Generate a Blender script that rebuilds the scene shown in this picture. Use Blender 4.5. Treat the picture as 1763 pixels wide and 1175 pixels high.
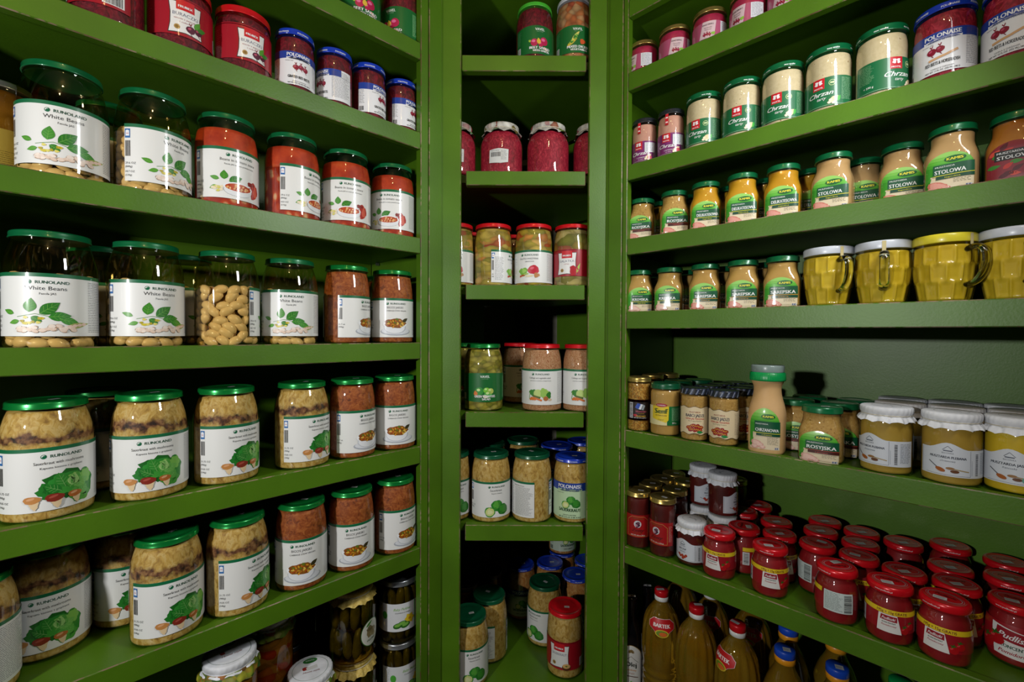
import bpy, bmesh, math, random
from mathutils import Vector, Matrix, noise
PI = math.pi
S2 = math.sqrt(.5)
sc = bpy.context.scene
for o in list(bpy.data.objects):
    bpy.data.objects.remove(o)

# ------------------------------------------------------------------ camera
cam_d = bpy.data.cameras.new('camera'); cam = bpy.data.objects.new('camera', cam_d)
sc.collection.objects.link(cam); sc.camera = cam
cam_d.sensor_width = 36; cam_d.lens = 787.0 / 1763 * 36; cam_d.clip_start = .02
cam.matrix_world = Matrix.Translation((0, 0, 1.45)) @ Matrix.Rotation(math.radians(90 - .95), 4, 'X') @ Matrix.Rotation(math.radians(.25), 4, 'Z')

# ------------------------------------------------------------------ light
w = bpy.data.worlds.new('world'); sc.world = w; w.use_nodes = True
w.node_tree.nodes['Background'].inputs[0].default_value = (1, .86, .68, 1)
w.node_tree.nodes['Background'].inputs[1].default_value = .004

def area_light(name, loc, target, sx, sy, power, col, spread=180):
    d = bpy.data.lights.new(name, 'AREA'); d.shape = 'RECTANGLE'; d.size = sx; d.size_y = sy
    d.energy = power; d.color = col; d.spread = math.radians(spread)
    o = bpy.data.objects.new(name, d); sc.collection.objects.link(o); o.location = loc
    o.rotation_euler = (Vector(target) - Vector(loc)).to_track_quat('-Z', 'Y').to_euler()
    return o
# two photographer's flashes, one behind and to one side, a soft one at the other side, and the room's ceiling bulbs
area_light('flash_lamp', (-.90, -.45, 1.60), (.15, 1.1, 1.40), .07, .05, 12.5, (1, 1, 1))
area_light('soft_lamp', (.58, .42, 1.98), (-.45, .95, 1.50), .15, .34, 4.6, (.97, .99, 1), 150)
for i, (x, y, z, p) in enumerate([(-.06, .02, 2.60, 3.0), (.10, -.45, 2.62, 3.0)]):
    d = bpy.data.lights.new('ceiling_bulb', 'POINT'); d.energy = p; d.color = (1, .66, .28); d.shadow_soft_size = .03
    o = bpy.data.objects.new('ceiling_bulb', d); sc.collection.objects.link(o); o.location = (x, y, z)

vs = sc.view_settings; vs.view_transform = 'Standard'; vs.look = 'None'; vs.gamma = 1; vs.exposure = 0.0
vs.use_curve_mapping = False
cy = sc.cycles
cy.use_denoising = True; cy.sample_clamp_indirect = 3; cy.max_bounces = 8; cy.transparent_max_bounces = 16
cy.diffuse_bounces = 1; cy.glossy_bounces = 3; cy.transmission_bounces = 8; cy.caustics_reflective = False; cy.caustics_refractive = False

# ------------------------------------------------------------------ materials
def lin(c):
    if isinstance(c, str):
        c = [int(c[i:i + 2], 16) / 255 for i in (0, 2, 4)]
    return tuple(v / 12.92 if v <= .04045 else ((v + .055) / 1.055) ** 2.4 for v in c[:3])
def C4(c): return (*lin(c), 1)
MATS = {}
def newmat(name):
    m = bpy.data.materials.new(name); m.use_nodes = True; nt = m.node_tree
    nt.nodes.clear(); out = nt.nodes.new('ShaderNodeOutputMaterial'); MATS[name] = m
    return m, nt, out
def N(nt, typ, **k):
    n = nt.nodes.new(typ)
    for a, v in k.items():
        if a in n.inputs: n.inputs[a].default_value = v
        else: setattr(n, a, v)
    return n
def L(nt, a, b): nt.links.new(a, b)
def bsdf(nt, out, **k):
    p = nt.nodes.new('ShaderNodeBsdfPrincipled')
    for a, v in k.items(): p.inputs[a.replace('_', ' ')].default_value = v
    if out: L(nt, p.outputs[0], out.inputs[0])
    return p
def ramp(nt, fac, stops, interp='LINEAR'):
    r = nt.nodes.new('ShaderNodeValToRGB'); e = r.color_ramp; e.interpolation = interp
    while len(e.elements) > 1: e.elements.remove(e.elements[-1])
    e.elements[0].position = stops[0][0]; e.elements[0].color = C4(stops[0][1])
    for p, c in stops[1:]:
        q = e.elements.new(p); q.color = C4(c)
    L(nt, fac, r.inputs[0]); return r
def coords(nt, scale=(1, 1, 1), rand=True):
    tc = nt.nodes.new('ShaderNodeTexCoord'); mp = nt.nodes.new('ShaderNodeMapping')
    mp.inputs['Scale'].default_value = scale; L(nt, tc.outputs['Object'], mp.inputs[0])
    if rand:
        oi = nt.nodes.new('ShaderNodeObjectInfo'); mu = N(nt, 'ShaderNodeMath', operation='MULTIPLY'); mu.inputs[1].default_value = 7
        L(nt, oi.outputs['Random'], mu.inputs[0])
        L(nt, mu.outputs[0], mp.inputs['Location'])
    return mp.outputs[0]
def bump(nt, p, h, strength, dist):
    b = N(nt, 'ShaderNodeBump', Strength=strength, Distance=dist); L(nt, h, b.inputs['Height']); L(nt, b.outputs[0], p.inputs['Normal'])

def m_wood(name, base, worn=False):
    m, nt, out = newmat(name)
    co = coords(nt, (1, 1, 1), False)
    n1 = N(nt, 'ShaderNodeTexNoise', Scale=9, Detail=4); L(nt, co, n1.inputs[0])
    col = ramp(nt, n1.outputs[0], [(.3, base), (.7, tuple(min(1, v * 1.13) for v in [int(base[i:i + 2], 16) / 255 for i in (0, 2, 4)]))])
    p = bsdf(nt, out, Roughness=.42, Specular_IOR_Level=.5)
    # small chips of bare wood and pale scratches in the paint
    n2 = N(nt, 'ShaderNodeTexNoise', Scale=55, Detail=5, Roughness=.65); L(nt, co, n2.inputs[0])
    if worn:
        r2 = ramp(nt, n2.outputs[0], [(.44, '000000'), (.54, 'ffffff')])
        c2 = ramp(nt, n1.outputs[0], [(.35, '5a4326'), (.65, 'a08a72')])
    else:
        vd = N(nt, 'ShaderNodeTexNoise', Scale=60, Detail=1, Distortion=9); L(nt, co, vd.inputs[0])
        r2 = ramp(nt, vd.outputs[0], [(.765, '000000'), (.775, '606060')])
        c2 = ramp(nt, n1.outputs[0], [(0, '90a080'), (1, '90a080')])
    mx = N(nt, 'ShaderNodeMix', data_type='RGBA'); L(nt, r2.outputs[0], mx.inputs[0]); L(nt, col.outputs[0], mx.inputs[6]); L(nt, c2.outputs[0], mx.inputs[7])
    L(nt, mx.outputs[2], p.inputs['Base Color'])
    g = N(nt, 'ShaderNodeTexNoise', Scale=260, Detail=3); L(nt, co, g.inputs[0])
    bump(nt, p, g.outputs[0], .25, .0006)
    return m
GREEN = '476c0e'
m_wood('painted_wood', GREEN); m_wood('worn_edge', '446612', True)

def m_glass(name, tint, rough=.03, f=1.0):
    m, nt, out = newmat(name)
    tr = N(nt, 'ShaderNodeBsdfTransparent'); tr.inputs[0].default_value = C4(tint)
    gl = N(nt, 'ShaderNodeBsdfGlossy', Roughness=rough)
    fr = N(nt, 'ShaderNodeLayerWeight', Blend=.5); pw = N(nt, 'ShaderNodeMath', operation='POWER'); pw.inputs[1].default_value = 5
    ml = N(nt, 'ShaderNodeMath', operation='MULTIPLY_ADD'); ml.inputs[1].default_value = .9 * f; ml.inputs[2].default_value = .075 * f
    nz = N(nt, 'ShaderNodeTexNoise', Scale=30, Detail=2); L(nt, coords(nt), nz.inputs[0])
    bp = N(nt, 'ShaderNodeBump', Strength=.12, Distance=.002); L(nt, nz.outputs[0], bp.inputs['Height']); L(nt, bp.outputs[0], gl.inputs['Normal'])
    L(nt, fr.outputs['Facing'], pw.inputs[0]); L(nt, pw.outputs[0], ml.inputs[0])
    mx = N(nt, 'ShaderNodeMixShader'); L(nt, ml.outputs[0], mx.inputs[0]); L(nt, tr.outputs[0], mx.inputs[1]); L(nt, gl.outputs[0], mx.inputs[2])
    L(nt, mx.outputs[0], out.inputs[0]); return m
m_glass('clear_glass', 'f6f6f2'); m_glass('amber_liquid_glass', 'f4e8c4'); m_glass('pickle_glass', 'c4b478'); m_glass('dark_jar_glass', 'd8b890')

def m_flat(name, col, rough=.4, metal=0, coat=0, sheen=None):
    m, nt, out = newmat(name)
    p = bsdf(nt, out, Roughness=rough, Metallic=metal, Coat_Weight=coat)
    n = N(nt, 'ShaderNodeTexNoise', Scale=40, Detail=2); L(nt, coords(nt), n.inputs[0])
    c = [int(col[i:i + 2], 16) / 255 for i in (0, 2, 4)]
    r = ramp(nt, n.outputs[0], [(.3, tuple(v * .93 for v in c)), (.7, tuple(min(1, v * 1.04) for v in c))]); L(nt, r.outputs[0], p.inputs['Base Color'])
    return m
m_flat('green_lid', '0b6a3c', .3, .15, .4); m_flat('bright_green_lid', '0f8a3a', .25, .45, .5); m_flat('lime_lid', '4fc43a', .3, 0, .4)
m_flat('red_lid', 'd81420', .28, .1, .4); m_flat('blue_lid', '1a3fc0', .3, .1, .4); m_flat('gold_lid', 'c8ae62', .28, .85, .2)
m_flat('silver_lid', 'b9bdc0', .3, .8, .2); m_flat('black_lid', '20242a', .35, 0, .3); m_flat('white_lid', 'd9dfe8', .3, 0, .4)
m_flat('yellow_lid', 'f2e23c', .3, 0, .4); m_flat('white_plastic', 'eef0ee', .35, 0, .2); m_flat('dark_green_lid', '0c5836', .3, .1, .4)
m_flat('blue_plastic', '1c4fc8', .35, 0, .2); m_flat('orange_plastic', 'f0a020', .35, 0, .2); m_flat('green_plastic', '0aa050', .35, 0, .3)
m_flat('grey_plastic', '8c9c98', .3, 0, .3); m_flat('paper_cap', 'eceef2', .6); m_flat('string', 'd8d0b8', .8)
m_flat('black_glass', '0a0a0c', .06, 0, 1); m_flat('steel_pin', '9a9a9a', .35, .9); m_flat('plaster', '8c8878', .9); m_flat('floor_boards', '4a3828', .6)

def m_content(name, stops, scale, coat=0, rough=.6, stretch=(1, 1, 1), bs=.3, bd=.002, vor=False, detail=5, dist=0, warp=.012):
    m, nt, out = newmat(name)
    co = coords(nt, stretch)
    if vor:
        n = N(nt, 'ShaderNodeTexVoronoi', Scale=scale); 
        nz = N(nt, 'ShaderNodeTexNoise', Scale=scale * .6, Detail=2); L(nt, co, nz.inputs[0])
        vm = N(nt, 'ShaderNodeVectorMath', operation='MULTIPLY_ADD'); L(nt, nz.outputs[1], vm.inputs[0]); vm.inputs[1].default_value = (warp,) * 3; L(nt, co, vm.inputs[2])
        L(nt, vm.outputs[0], n.inputs['Vector'])
        sp = nt.nodes.new('ShaderNodeSeparateColor'); L(nt, n.outputs['Color'], sp.inputs[0])
        fac = n.outputs['Distance'] if vor == 'distance' else sp.outputs[0]; h = n.outputs['Distance']
    else:
        n = N(nt, 'ShaderNodeTexNoise', Scale=scale, Detail=detail, Roughness=.6, Distortion=dist); L(nt, co, n.inputs[0]); fac = n.outputs[0]; h = fac
    r = ramp(nt, fac, stops)
    p = bsdf(nt, out, Roughness=rough, Coat_Weight=coat); L(nt, r.outputs[0], p.inputs['Base Color'])
    if vor is True:
        dk = N(nt, 'ShaderNodeMix', data_type='RGBA', blend_type='MULTIPLY'); dk.inputs[0].default_value = .55
        rr = ramp(nt, h, [(.15, 'ffffff'), (.75, '402818')]); L(nt, r.outputs[0], dk.inputs[6]); L(nt, rr.outputs[0], dk.inputs[7]); L(nt, dk.outputs[2], p.inputs['Base Color'])
    bump(nt, p, h, bs * (-1 if vor else 1), bd)
    return m
KR = [(.30, '9c7434'), (.42, 'c49a48'), (.5, 'd8b05a'), (.60, 'e6c67e'), (.70, 'c8a050')]
m_content('sauerkraut', KR, 120, stretch=(1, 1, .65), dist=.7, bs=.5, bd=.0015)
def layered(name):
    m = m_content(name, KR, 120, stretch=(1, 1, .65), dist=.7, bs=.5, bd=.0015); nt = m.node_tree; p = [n for n in nt.nodes if n.type == 'BSDF_PRINCIPLED'][0]
    src = p.inputs['Base Color'].links[0].from_socket; tc = nt.nodes.new('ShaderNodeTexCoord'); sx = nt.nodes.new('ShaderNodeSeparateXYZ'); L(nt, tc.outputs['Object'], sx.inputs[0])
    nz = N(nt, 'ShaderNodeTexNoise', Scale=38, Detail=4, Roughness=.6); L(nt, coords(nt), nz.inputs[0])
    a = N(nt, 'ShaderNodeMath', operation='MULTIPLY_ADD'); a.inputs[1].default_value = .045; L(nt, nz.outputs[0], a.inputs[0]); L(nt, sx.outputs[2], a.inputs[2])
    b = N(nt, 'ShaderNodeMath', operation='SUBTRACT'); b.inputs[1].default_value = .139; L(nt, a.outputs[0], b.inputs[0]); c = N(nt, 'ShaderNodeMath', operation='ABSOLUTE'); L(nt, b.outputs[0], c.inputs[0])
    r = ramp(nt, c.outputs[0], [(.0065, 'ffffff'), (.0085, '000000')]); n2 = N(nt, 'ShaderNodeTexNoise', Scale=120, Detail=5); L(nt, coords(nt), n2.inputs[0])
    r2 = ramp(nt, n2.outputs[0], [(.35, '2c1810'), (.48, '6a4028'), (.6, '9a6c44'), (.72, 'b89060')]); mx = N(nt, 'ShaderNodeMix', data_type='RGBA')
    L(nt, r.outputs[0], mx.inputs[0]); L(nt, src, mx.inputs[6]); L(nt, r2.outputs[0], mx.inputs[7]); L(nt, mx.outputs[2], p.inputs['Base Color'])
layered('layered_sauerkraut')
m_content('mushroom_layer', [(.3, '3a2418'), (.45, '7a5236'), (.6, 'b08a58'), (.75, 'c8a878')], 60, dist=1.5, bs=.8)
m_content('cabbage_stew', [(.28, '5a2a10'), (.42, '9a4a1c'), (.55, 'b4602a'), (.7, 'c8783a')], 110, dist=1, bs=.5)
m_content('tomato_sauce', [(.35, 'b02c10'), (.6, 'd84a1c'), (.75, 'e06828')], 25, bs=.2)
m_content('beans_in_sauce', [(0, 'f2cc9c'), (.24, 'e8a070'), (.36, 'd4481c'), (.6, 'b02c10')], 62, vor='distance', stretch=(1, 1, .8), bs=.2)
m_content('beet', [(.3, '3a0410'), (.5, '6e0a20'), (.68, '9a1830')], 90, stretch=(1, 1, .7), dist=2, bs=.5)
m_content('bright_beet', [(.3, '7a0820'), (.5, 'a81434'), (.62, 'c83048'), (.75, 'e07068')], 80, stretch=(1, 1, .6), dist=3, bs=.5)
m_content('pink_beet', [(.3, 'a01440'), (.7, 'c82458')], 60, bs=.2)
m_content('bean_skin', [(.3, 'ecd0a4'), (.6, 'f6dfba'), (.8, 'fae8cc')], 30, coat=.4, rough=.4, bs=.05)
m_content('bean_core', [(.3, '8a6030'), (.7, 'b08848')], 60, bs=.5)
m_content('mixed_salad', [(0, '8a8a24'), (.2, 'd8b838'), (.45, 'f0d470'), (.58, 'e88828'), (.68, 'd02c18'), (.76, 'd8b848'), (1, 'b0a438')], 34, stretch=(1, 1, 2.1), warp=.045, vor=True, bs=.9, bd=.003)
m_content('cucumber_salad', [(0, '888830'), (.35, 'd0bc68'), (.72, 'e4d490'), (.85, 'b83020'), (1, 'a89838')], 32, stretch=(1, 1, 1.4), warp=.035, vor=True, bs=.9, bd=.003)
m_content('green_tomato', [(0, '8a8a20'), (.5, 'b8aa38'), (1, 'd0c458')], 55, vor=True, stretch=(1, 1, 1.8), bs=.9, bd=.003)
m_content('shredded_salad', [(.3, '9a4a28'), (.45, 'c88a5c'), (.58, 'e0b48a'), (.7, 'c84a30')], 95, stretch=(1, 1, .8), dist=4, bs=.8)
m_content('vegetable_mix', [(0, 'c85a28'), (.35, 'd88a50'), (.7, 'd8b080'), (1, 'b83818')], 70, vor=True, bs=.7)
m_content('carrot_kraut', [(.3, 'a86020'), (.5, 'c88a48'), (.65, 'd8a868')], 70, stretch=(1, 1, .6), dist=2, bs=.5)
m_content('horseradish', [(.3, 'e2cfa4'), (.66, 'eedcb6'), (.72, 'a88858')], 160, detail=3, bs=.15)
m_content('pink_horseradish', [(.3, 'd89a88'), (.7, 'e6ae9a')], 60, bs=.15)
m_content('mustard_smooth', [(.3, 'c89a4c'), (.7, 'd6ac60')], 14, bs=.05)
m_content('mustard_yellow', [(.3, 'd89a10'), (.7, 'e4ac20')], 14, bs=.05)
m_content('mustard_pale', [(.3, 'd2a66c'), (.7, 'deb680')], 14, bs=.05)
m_content('mustard_grain', [(.29, '7a5420'), (.35, 'c4964c'), (.6, 'cfa558'), (.7, 'dcb674')], 300, detail=2, bs=.3, bd=.001)
m_content('mustard_orange', [(.3, 'b86a1c'), (.7, 'cc8430')], 14, bs=.05)
m_content('mustard_mug', [(.3, 'e4be18'), (.7, 'f2d234')], 14, bs=.05)
m_content('mustard_tan', [(.3, 'bc9430'), (.7, 'ccaa48')], 14, bs=.05)
m_content('mustard_seed', [(0, 'c07c20'), (.5, 'e8a840'), (1, 'f4c868')], 300, vor=True, bs=.6, bd=.0008, warp=.001)
m_content('ketchup', [(.3, '4c0a06'), (.7, '6e1008')], 20, bs=.05)
m_content('paste_red', [(.3, '8e0c14'), (.7, 'ac1420')], 20, bs=.08)
m_content('cucumber', [(.3, '4a4a14'), (.6, '747020'), (.8, '8a8438')], 40, bs=.5, coat=.3, rough=.4)
m_content('dark_preserve', [(.3, '2a1408'), (.6, '4a2410'), (.75, '6a4418')], 40, bs=.5)
m_content('amber_preserve', [(.3, '6a4810'), (.7, '9a7420')], 20, bs=.2)
m_content('cloth_yellow', [(.3, 'c8a43c'), (.55, 'e0c468'), (.7, 'ecd68c')], 300, bs=.4, bd=.0006)
m_content('veg_print', [(0, '2c6418'), (.25, '8aa828'), (.45, 'c8c83c'), (.6, 'b01c20'), (.75, '3c7c20'), (1, 'd8d070')], 85, vor=True, bs=.1)
m_content('cap_print', [(0, 'd8d8cc'), (.72, 'dedad0'), (.80, '3c8a30'), (.9, 'b02038'), (1, 'd8d8cc')], 60, vor=True, bs=.05)

m, nt, out = newmat('printed_paper')      # flat inks, one colour per printed shape
at = N(nt, 'ShaderNodeAttribute', attribute_name='ink'); p = bsdf(nt, out, Roughness=.45, Coat_Weight=.6, Coat_Roughness=.10)
nz = N(nt, 'ShaderNodeTexNoise', Scale=300, Detail=2); L(nt, coords(nt), nz.inputs[0]); L(nt, at.outputs['Color'], p.inputs['Base Color']); bump(nt, p, nz.outputs[0], .05, .0003)

m, nt, out = newmat('cooking_oil')
p = bsdf(nt, out, Roughness=.02, IOR=1.42, Transmission_Weight=.84, Coat_Weight=.5); 
nz = N(nt, 'ShaderNodeTexNoise', Scale=20, Detail=2); L(nt, coords(nt), nz.inputs[0])
r = ramp(nt, nz.outputs[0], [(.3, 'ffb824'), (.7, 'ffd048')]); L(nt, r.outputs[0], p.inputs['Base Color'])
m, nt, out = newmat('thick_glass')
p = bsdf(nt, out, Roughness=.02, IOR=1.45, Transmission_Weight=1.0, Base_Color=(.92, .95, .85, 1))
nz = N(nt, 'ShaderNodeTexNoise', Scale=20, Detail=2); L(nt, coords(nt), nz.inputs[0]); bump(nt, p, nz.outputs[0], .1, .002)

# ------------------------------------------------------------------ mesh helpers
def mesh_from(name, verts, faces, mat, smooth=True, mats=None, fm=None):
    me = bpy.data.meshes.new(name); me.from_pydata(verts, [], faces)
    for mm in (mats or [mat]): me.materials.append(MATS[mm])
    if smooth: me.polygons.foreach_set('use_smooth', [True] * len(me.polygons))
    if fm: me.polygons.foreach_set('material_index', fm)
    me.update(); return me
MM = .001
def prof_r(prof, z):
    for (r0, z0), (r1, z1) in zip(prof, prof[1:]):
        if z0 <= z <= z1 and z1 > z0: return r0 + (r1 - r0) * (z - z0) / (z1 - z0)
    return prof[-1][0] if z > prof[-1][1] else prof[0][0]
def smooth_prof(prof, n=2):
    """Chaikin corner cutting, ends kept"""
    for _ in range(n):
        q = [prof[0]]
        for a, b in zip(prof, prof[1:]):
            q += [(a[0] * .75 + b[0] * .25, a[1] * .75 + b[1] * .25), (a[0] * .25 + b[0] * .75, a[1] * .25 + b[1] * .75)]
        q.append(prof[-1]); prof = q
    return prof
def lathe(name, prof, mat, seg=56, rf=None, closed=True, mats=None, band=None):
    """prof in mm (r, z) from the bottom up; rf(theta, r, z) -> (r, z) shapes it further"""
    v, f, fm = [], [], []
    for (r, z) in prof:
        for k in range(seg):
            t = 2 * PI * k / seg; rr, zz = rf(t, r, z) if rf else (r, z)
            v.append((rr * math.sin(t) * MM, -rr * math.cos(t) * MM, zz * MM))
    n = len(prof)
    for i in range(n - 1):
        for k in range(seg):
            a = i * seg + k; b = i * seg + (k + 1) % seg
            f.append((a, b, b + seg, a + seg)); fm.append(band(prof[i][0], (prof[i][1] + prof[i + 1][1]) / 2) if band else 0)
    if closed:
        for i, rev in ((0, True), (n - 1, False)):
            if prof[i][0] > .01:
                c = len(v); z = prof[i][1]; v.append((0, 0, z * MM))
                for k in range(seg):
                    a = i * seg + k; b = i * seg + (k + 1) % seg
                    f.append((b, a, c) if rev else (a, b, c)); fm.append(band(0, z) if band else 0)
    return mesh_from(name, v, f, mat, True, mats, fm if band else None)
def join_meshes(name, parts, mat):
    bm = bmesh.new()
    for me, mtx in parts:
        t = me.copy(); t.transform(mtx); bm.from_mesh(t); bpy.data.meshes.remove(t)
    me = bpy.data.meshes.new(name); bm.to_mesh(me); bm.free(); me.materials.clear(); me.materials.append(MATS[mat])
    for pl in me.polygons: pl.use_smooth = True; pl.material_index = 0
    return me

# ------------------------------------------------------------------ printed artwork
_glyph = {}
def glyphs(s, bold, italic):
    k = (s, bold, italic)
    if k not in _glyph:
        cu = bpy.data.curves.new('t', 'FONT'); cu.body = s; cu.resolution_u = 2; cu.shear = .35 if italic else 0
        ob = bpy.data.objects.new('t', cu); sc.collection.objects.link(ob)
        me = ob.to_mesh(); vs_ = [(v.co.x, v.co.y) for v in me.vertices]; fs = [tuple(p.vertices) for p in me.polygons]
        ob.to_mesh_clear(); bpy.data.objects.remove(ob); bpy.data.curves.remove(cu)
        if not vs_: vs_ = [(0, 0)]
        x0 = min(v[0] for v in vs_); x1 = max(v[0] for v in vs_)
        if bold:                                                       # heavier strokes: the same letters laid down again a hair aside
            n_ = len(vs_); d = .024 * bold; vs_ = [(x - d, y) for x, y in vs_] + [(x + d, y) for x, y in vs_]; fs = fs + [tuple(i + n_ for i in f) for f in fs]; x0 -= d; x1 += d
        _glyph[k] = ([(x - x0, y) for x, y in vs_], fs, x1 - x0)
    return _glyph[k]
class Art:
    """flat printed shapes in millimetres: u along the label, v up"""
    def __init__(s): s.it = []; s.lay = 0
    def L(s, n): s.lay = n; return s
    def poly(s, pts, col): s.it.append((list(pts), [tuple(range(len(pts)))], col, s.lay)); return s
    def rect(s, a, b, c, d, col): return s.poly([(a, b), (c, b), (c, d), (a, d)], col)
    def ell(s, x, y, rx, ry, col, rot=0, n=16):
        c, q = math.cos(math.radians(rot)), math.sin(math.radians(rot))
        return s.poly([(x + rx * math.cos(t) * c - ry * math.sin(t) * q, y + rx * math.cos(t) * q + ry * math.sin(t) * c) for t in [2 * PI * i / n for i in range(n)]], col)
    def blob(s, x, y, rx, ry, col, seed=0, n=18, amp=.15, k=3):
        rnd = random.Random(seed); ph = [rnd.random() * 6 for _ in range(4)]
        return s.poly([(x + rx * math.cos(t) * (1 + amp * math.sin(k * t + ph[0]) + amp * .6 * math.sin((2 * k + 1) * t + ph[1])), y + ry * math.sin(t) * (1 + amp * math.sin(k * t + ph[0]) + amp * .6 * math.sin((2 * k + 1) * t + ph[1]))) for t in [2 * PI * i / n for i in range(n)]], col)
    def leaf(s, x, y, ln, wd, ang, col, vein=None):
        c, q = math.cos(math.radians(ang)), math.sin(math.radians(ang)); pts = []
        for i in range(9): t = i / 8; pts.append((t * ln, wd * math.sin(PI * t ** .8)))
        for i in range(7, 0, -1): t = i / 8; pts.append((t * ln, -wd * math.sin(PI * t ** .8)))
        T = lambda a, b: (x + a * c - b * q, y + a * q + b * c)
        s.poly([T(*p) for p in pts], col)
        if vein:
            l = s.lay; s.lay = l + 1
            s.poly([T(0, .25), T(ln * .9, .1), T(ln * .9, -.1), T(0, -.25)], vein)
            for f in (.2, .38, .56):
                for sg in (1, -1):
                    e = f + .17; q_ = wd * math.sin(PI * e ** .8) * .8; s.poly([T(ln * f, 0), T(ln * e, sg * q_), T(ln * (e + .015), sg * q_ * .97), T(ln * f + .35, 0)], vein)
            s.lay = l
        return s
    def line(s, pts, wd, col):
        for a, b in zip(pts, pts[1:]):
            dx, dy = b[0] - a[0], b[1] - a[1]; l = math.hypot(dx, dy) or 1; nx, ny = -dy / l * wd / 2, dx / l * wd / 2
            s.poly([(a[0] - nx, a[1] - ny), (b[0] - nx, b[1] - ny), (b[0] + nx, b[1] + ny), (a[0] + nx, a[1] + ny)], col)
        return s
    def text(s, t, x, y, h, col, al='C', bold=0, italic=False, wd=None, rot=0, arc=0):
        """h = capital height; wd = forced width"""
        vs_, fs, W = glyphs(t, bold, italic); k = h / .72; kx = wd / W if wd else k; W *= kx
        ox = {'C': -W / 2, 'L': 0, 'R': -W}[al]; c, q = math.cos(math.radians(rot)), math.sin(math.radians(rot))
        pts = []
        for a, b in vs_:
            a = a * kx + ox; b = b * k
            if arc: b += arc * (1 - (2 * a / W) ** 2)
            pts.append((x + a * c - b * q, y + a * q + b * c))
        s.it.append((pts, fs, col, s.lay)); return s
    def micro(s, x0, y0, x1, y1, col, pitch=2.2, th=.55, seed=1, vert=False):
        """lines of print too small to read"""
        rnd = random.Random(seed); y = y1 - th
        while y > y0:
            x = x0; e = x1 - rnd.random() * (x1 - x0) * .25
            while x < e - 1:
                wl = min(e - x, 1.5 + rnd.random() * 5)
                if vert: s.rect(y, x, y + th, x + wl, col)
                else: s.rect(x, y, x + wl, y + th, col)
                x += wl + .9
            y -= pitch
        return s
    def bars(s, x0, y0, x1, y1, col='202020', seed=2, vert=False):
        rnd = random.Random(seed); p = y0 if vert else x0; e = y1 if vert else x1
        while p < e - .3:
            b = .35 + rnd.random() * .8
            if vert: s.rect(x0, p, x1, min(p + b, e), col)
            else: s.rect(p, y0, min(p + b, x1), y1, col)
            p += b + .4 + rnd.random() * .7
        return s
    def build(s, name, mode, step=5.0, off=.35):
        """mode: ('wrap', R, z0[, radius fn(theta, z_mm)]) or ('top', z0) or ('plane', y0, z0)"""
        bm = bmesh.new(); cl = bm.loops.layers.float_color.new('ink')
        ll = bm.verts.layers.int.new('lay')
        for pts, fs, col, lay in s.it:
            vs_ = [bm.verts.new((x, y, 0)) for x, y in pts]
            for v in vs_: v[ll] = lay
            c = C4(col)
            for f in fs:
                try: fc = bm.faces.new([vs_[i] for i in f])
                except ValueError: continue
                if fc.normal.z == 0: fc.normal_update()
                for l in fc.loops: l[cl] = c
        bmesh.ops.triangulate(bm, faces=[f for f in bm.faces if len(f.verts) > 4])
        bm.normal_update()
        for fc in [f for f in bm.faces if f.normal.z < 0]: fc.normal_flip()
        if mode[0] == 'wrap':
            us = [v.co.x for v in bm.verts]; vv = [v.co.y for v in bm.verts]
            k = math.ceil(min(us) / step) * step
            while k < max(us):
                g = bm.verts[:] + bm.edges[:] + bm.faces[:]
                bmesh.ops.bisect_plane(bm, geom=g, dist=1e-5, plane_co=(k, 0, 0), plane_no=(1, 0, 0)); k += step
            if len(mode) > 3:
                vs2 = mode[4] if len(mode) > 4 else 8
                k = math.ceil(min(vv) / vs2) * vs2
                while k < max(vv):
                    g = bm.verts[:] + bm.edges[:] + bm.faces[:]
                    bmesh.ops.bisect_plane(bm, geom=g, dist=1e-5, plane_co=(0, k, 0), plane_no=(0, 1, 0)); k += vs2
            R, z0 = mode[1], mode[2]; rf = mode[3] if len(mode) > 3 else None
            for v in bm.verts:
                t = v.co.x / R; z = z0 + v.co.y; r = (rf(t, z) if rf else R) + off + .13 * v[ll]
                v.co = (r * math.sin(t) * MM, -r * math.cos(t) * MM, z * MM)
        elif mode[0] == 'top':
            for v in bm.verts: v.co = (v.co.x * MM, v.co.y * MM, (mode[1] + .1 + .12 * v[ll]) * MM)
        me = bpy.data.meshes.new(name); bm.to_mesh(me); bm.free(); me.materials.append(MATS['printed_paper'])
        if mode[0] == 'wrap':
            me.polygons.foreach_set('use_smooth', [True] * len(me.polygons))
            if len(mode) <= 3:
                me.normals_split_custom_set_from_vertices([Vector((v.co.x, v.co.y, 0)).normalized() for v in me.vertices])
        return me
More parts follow.
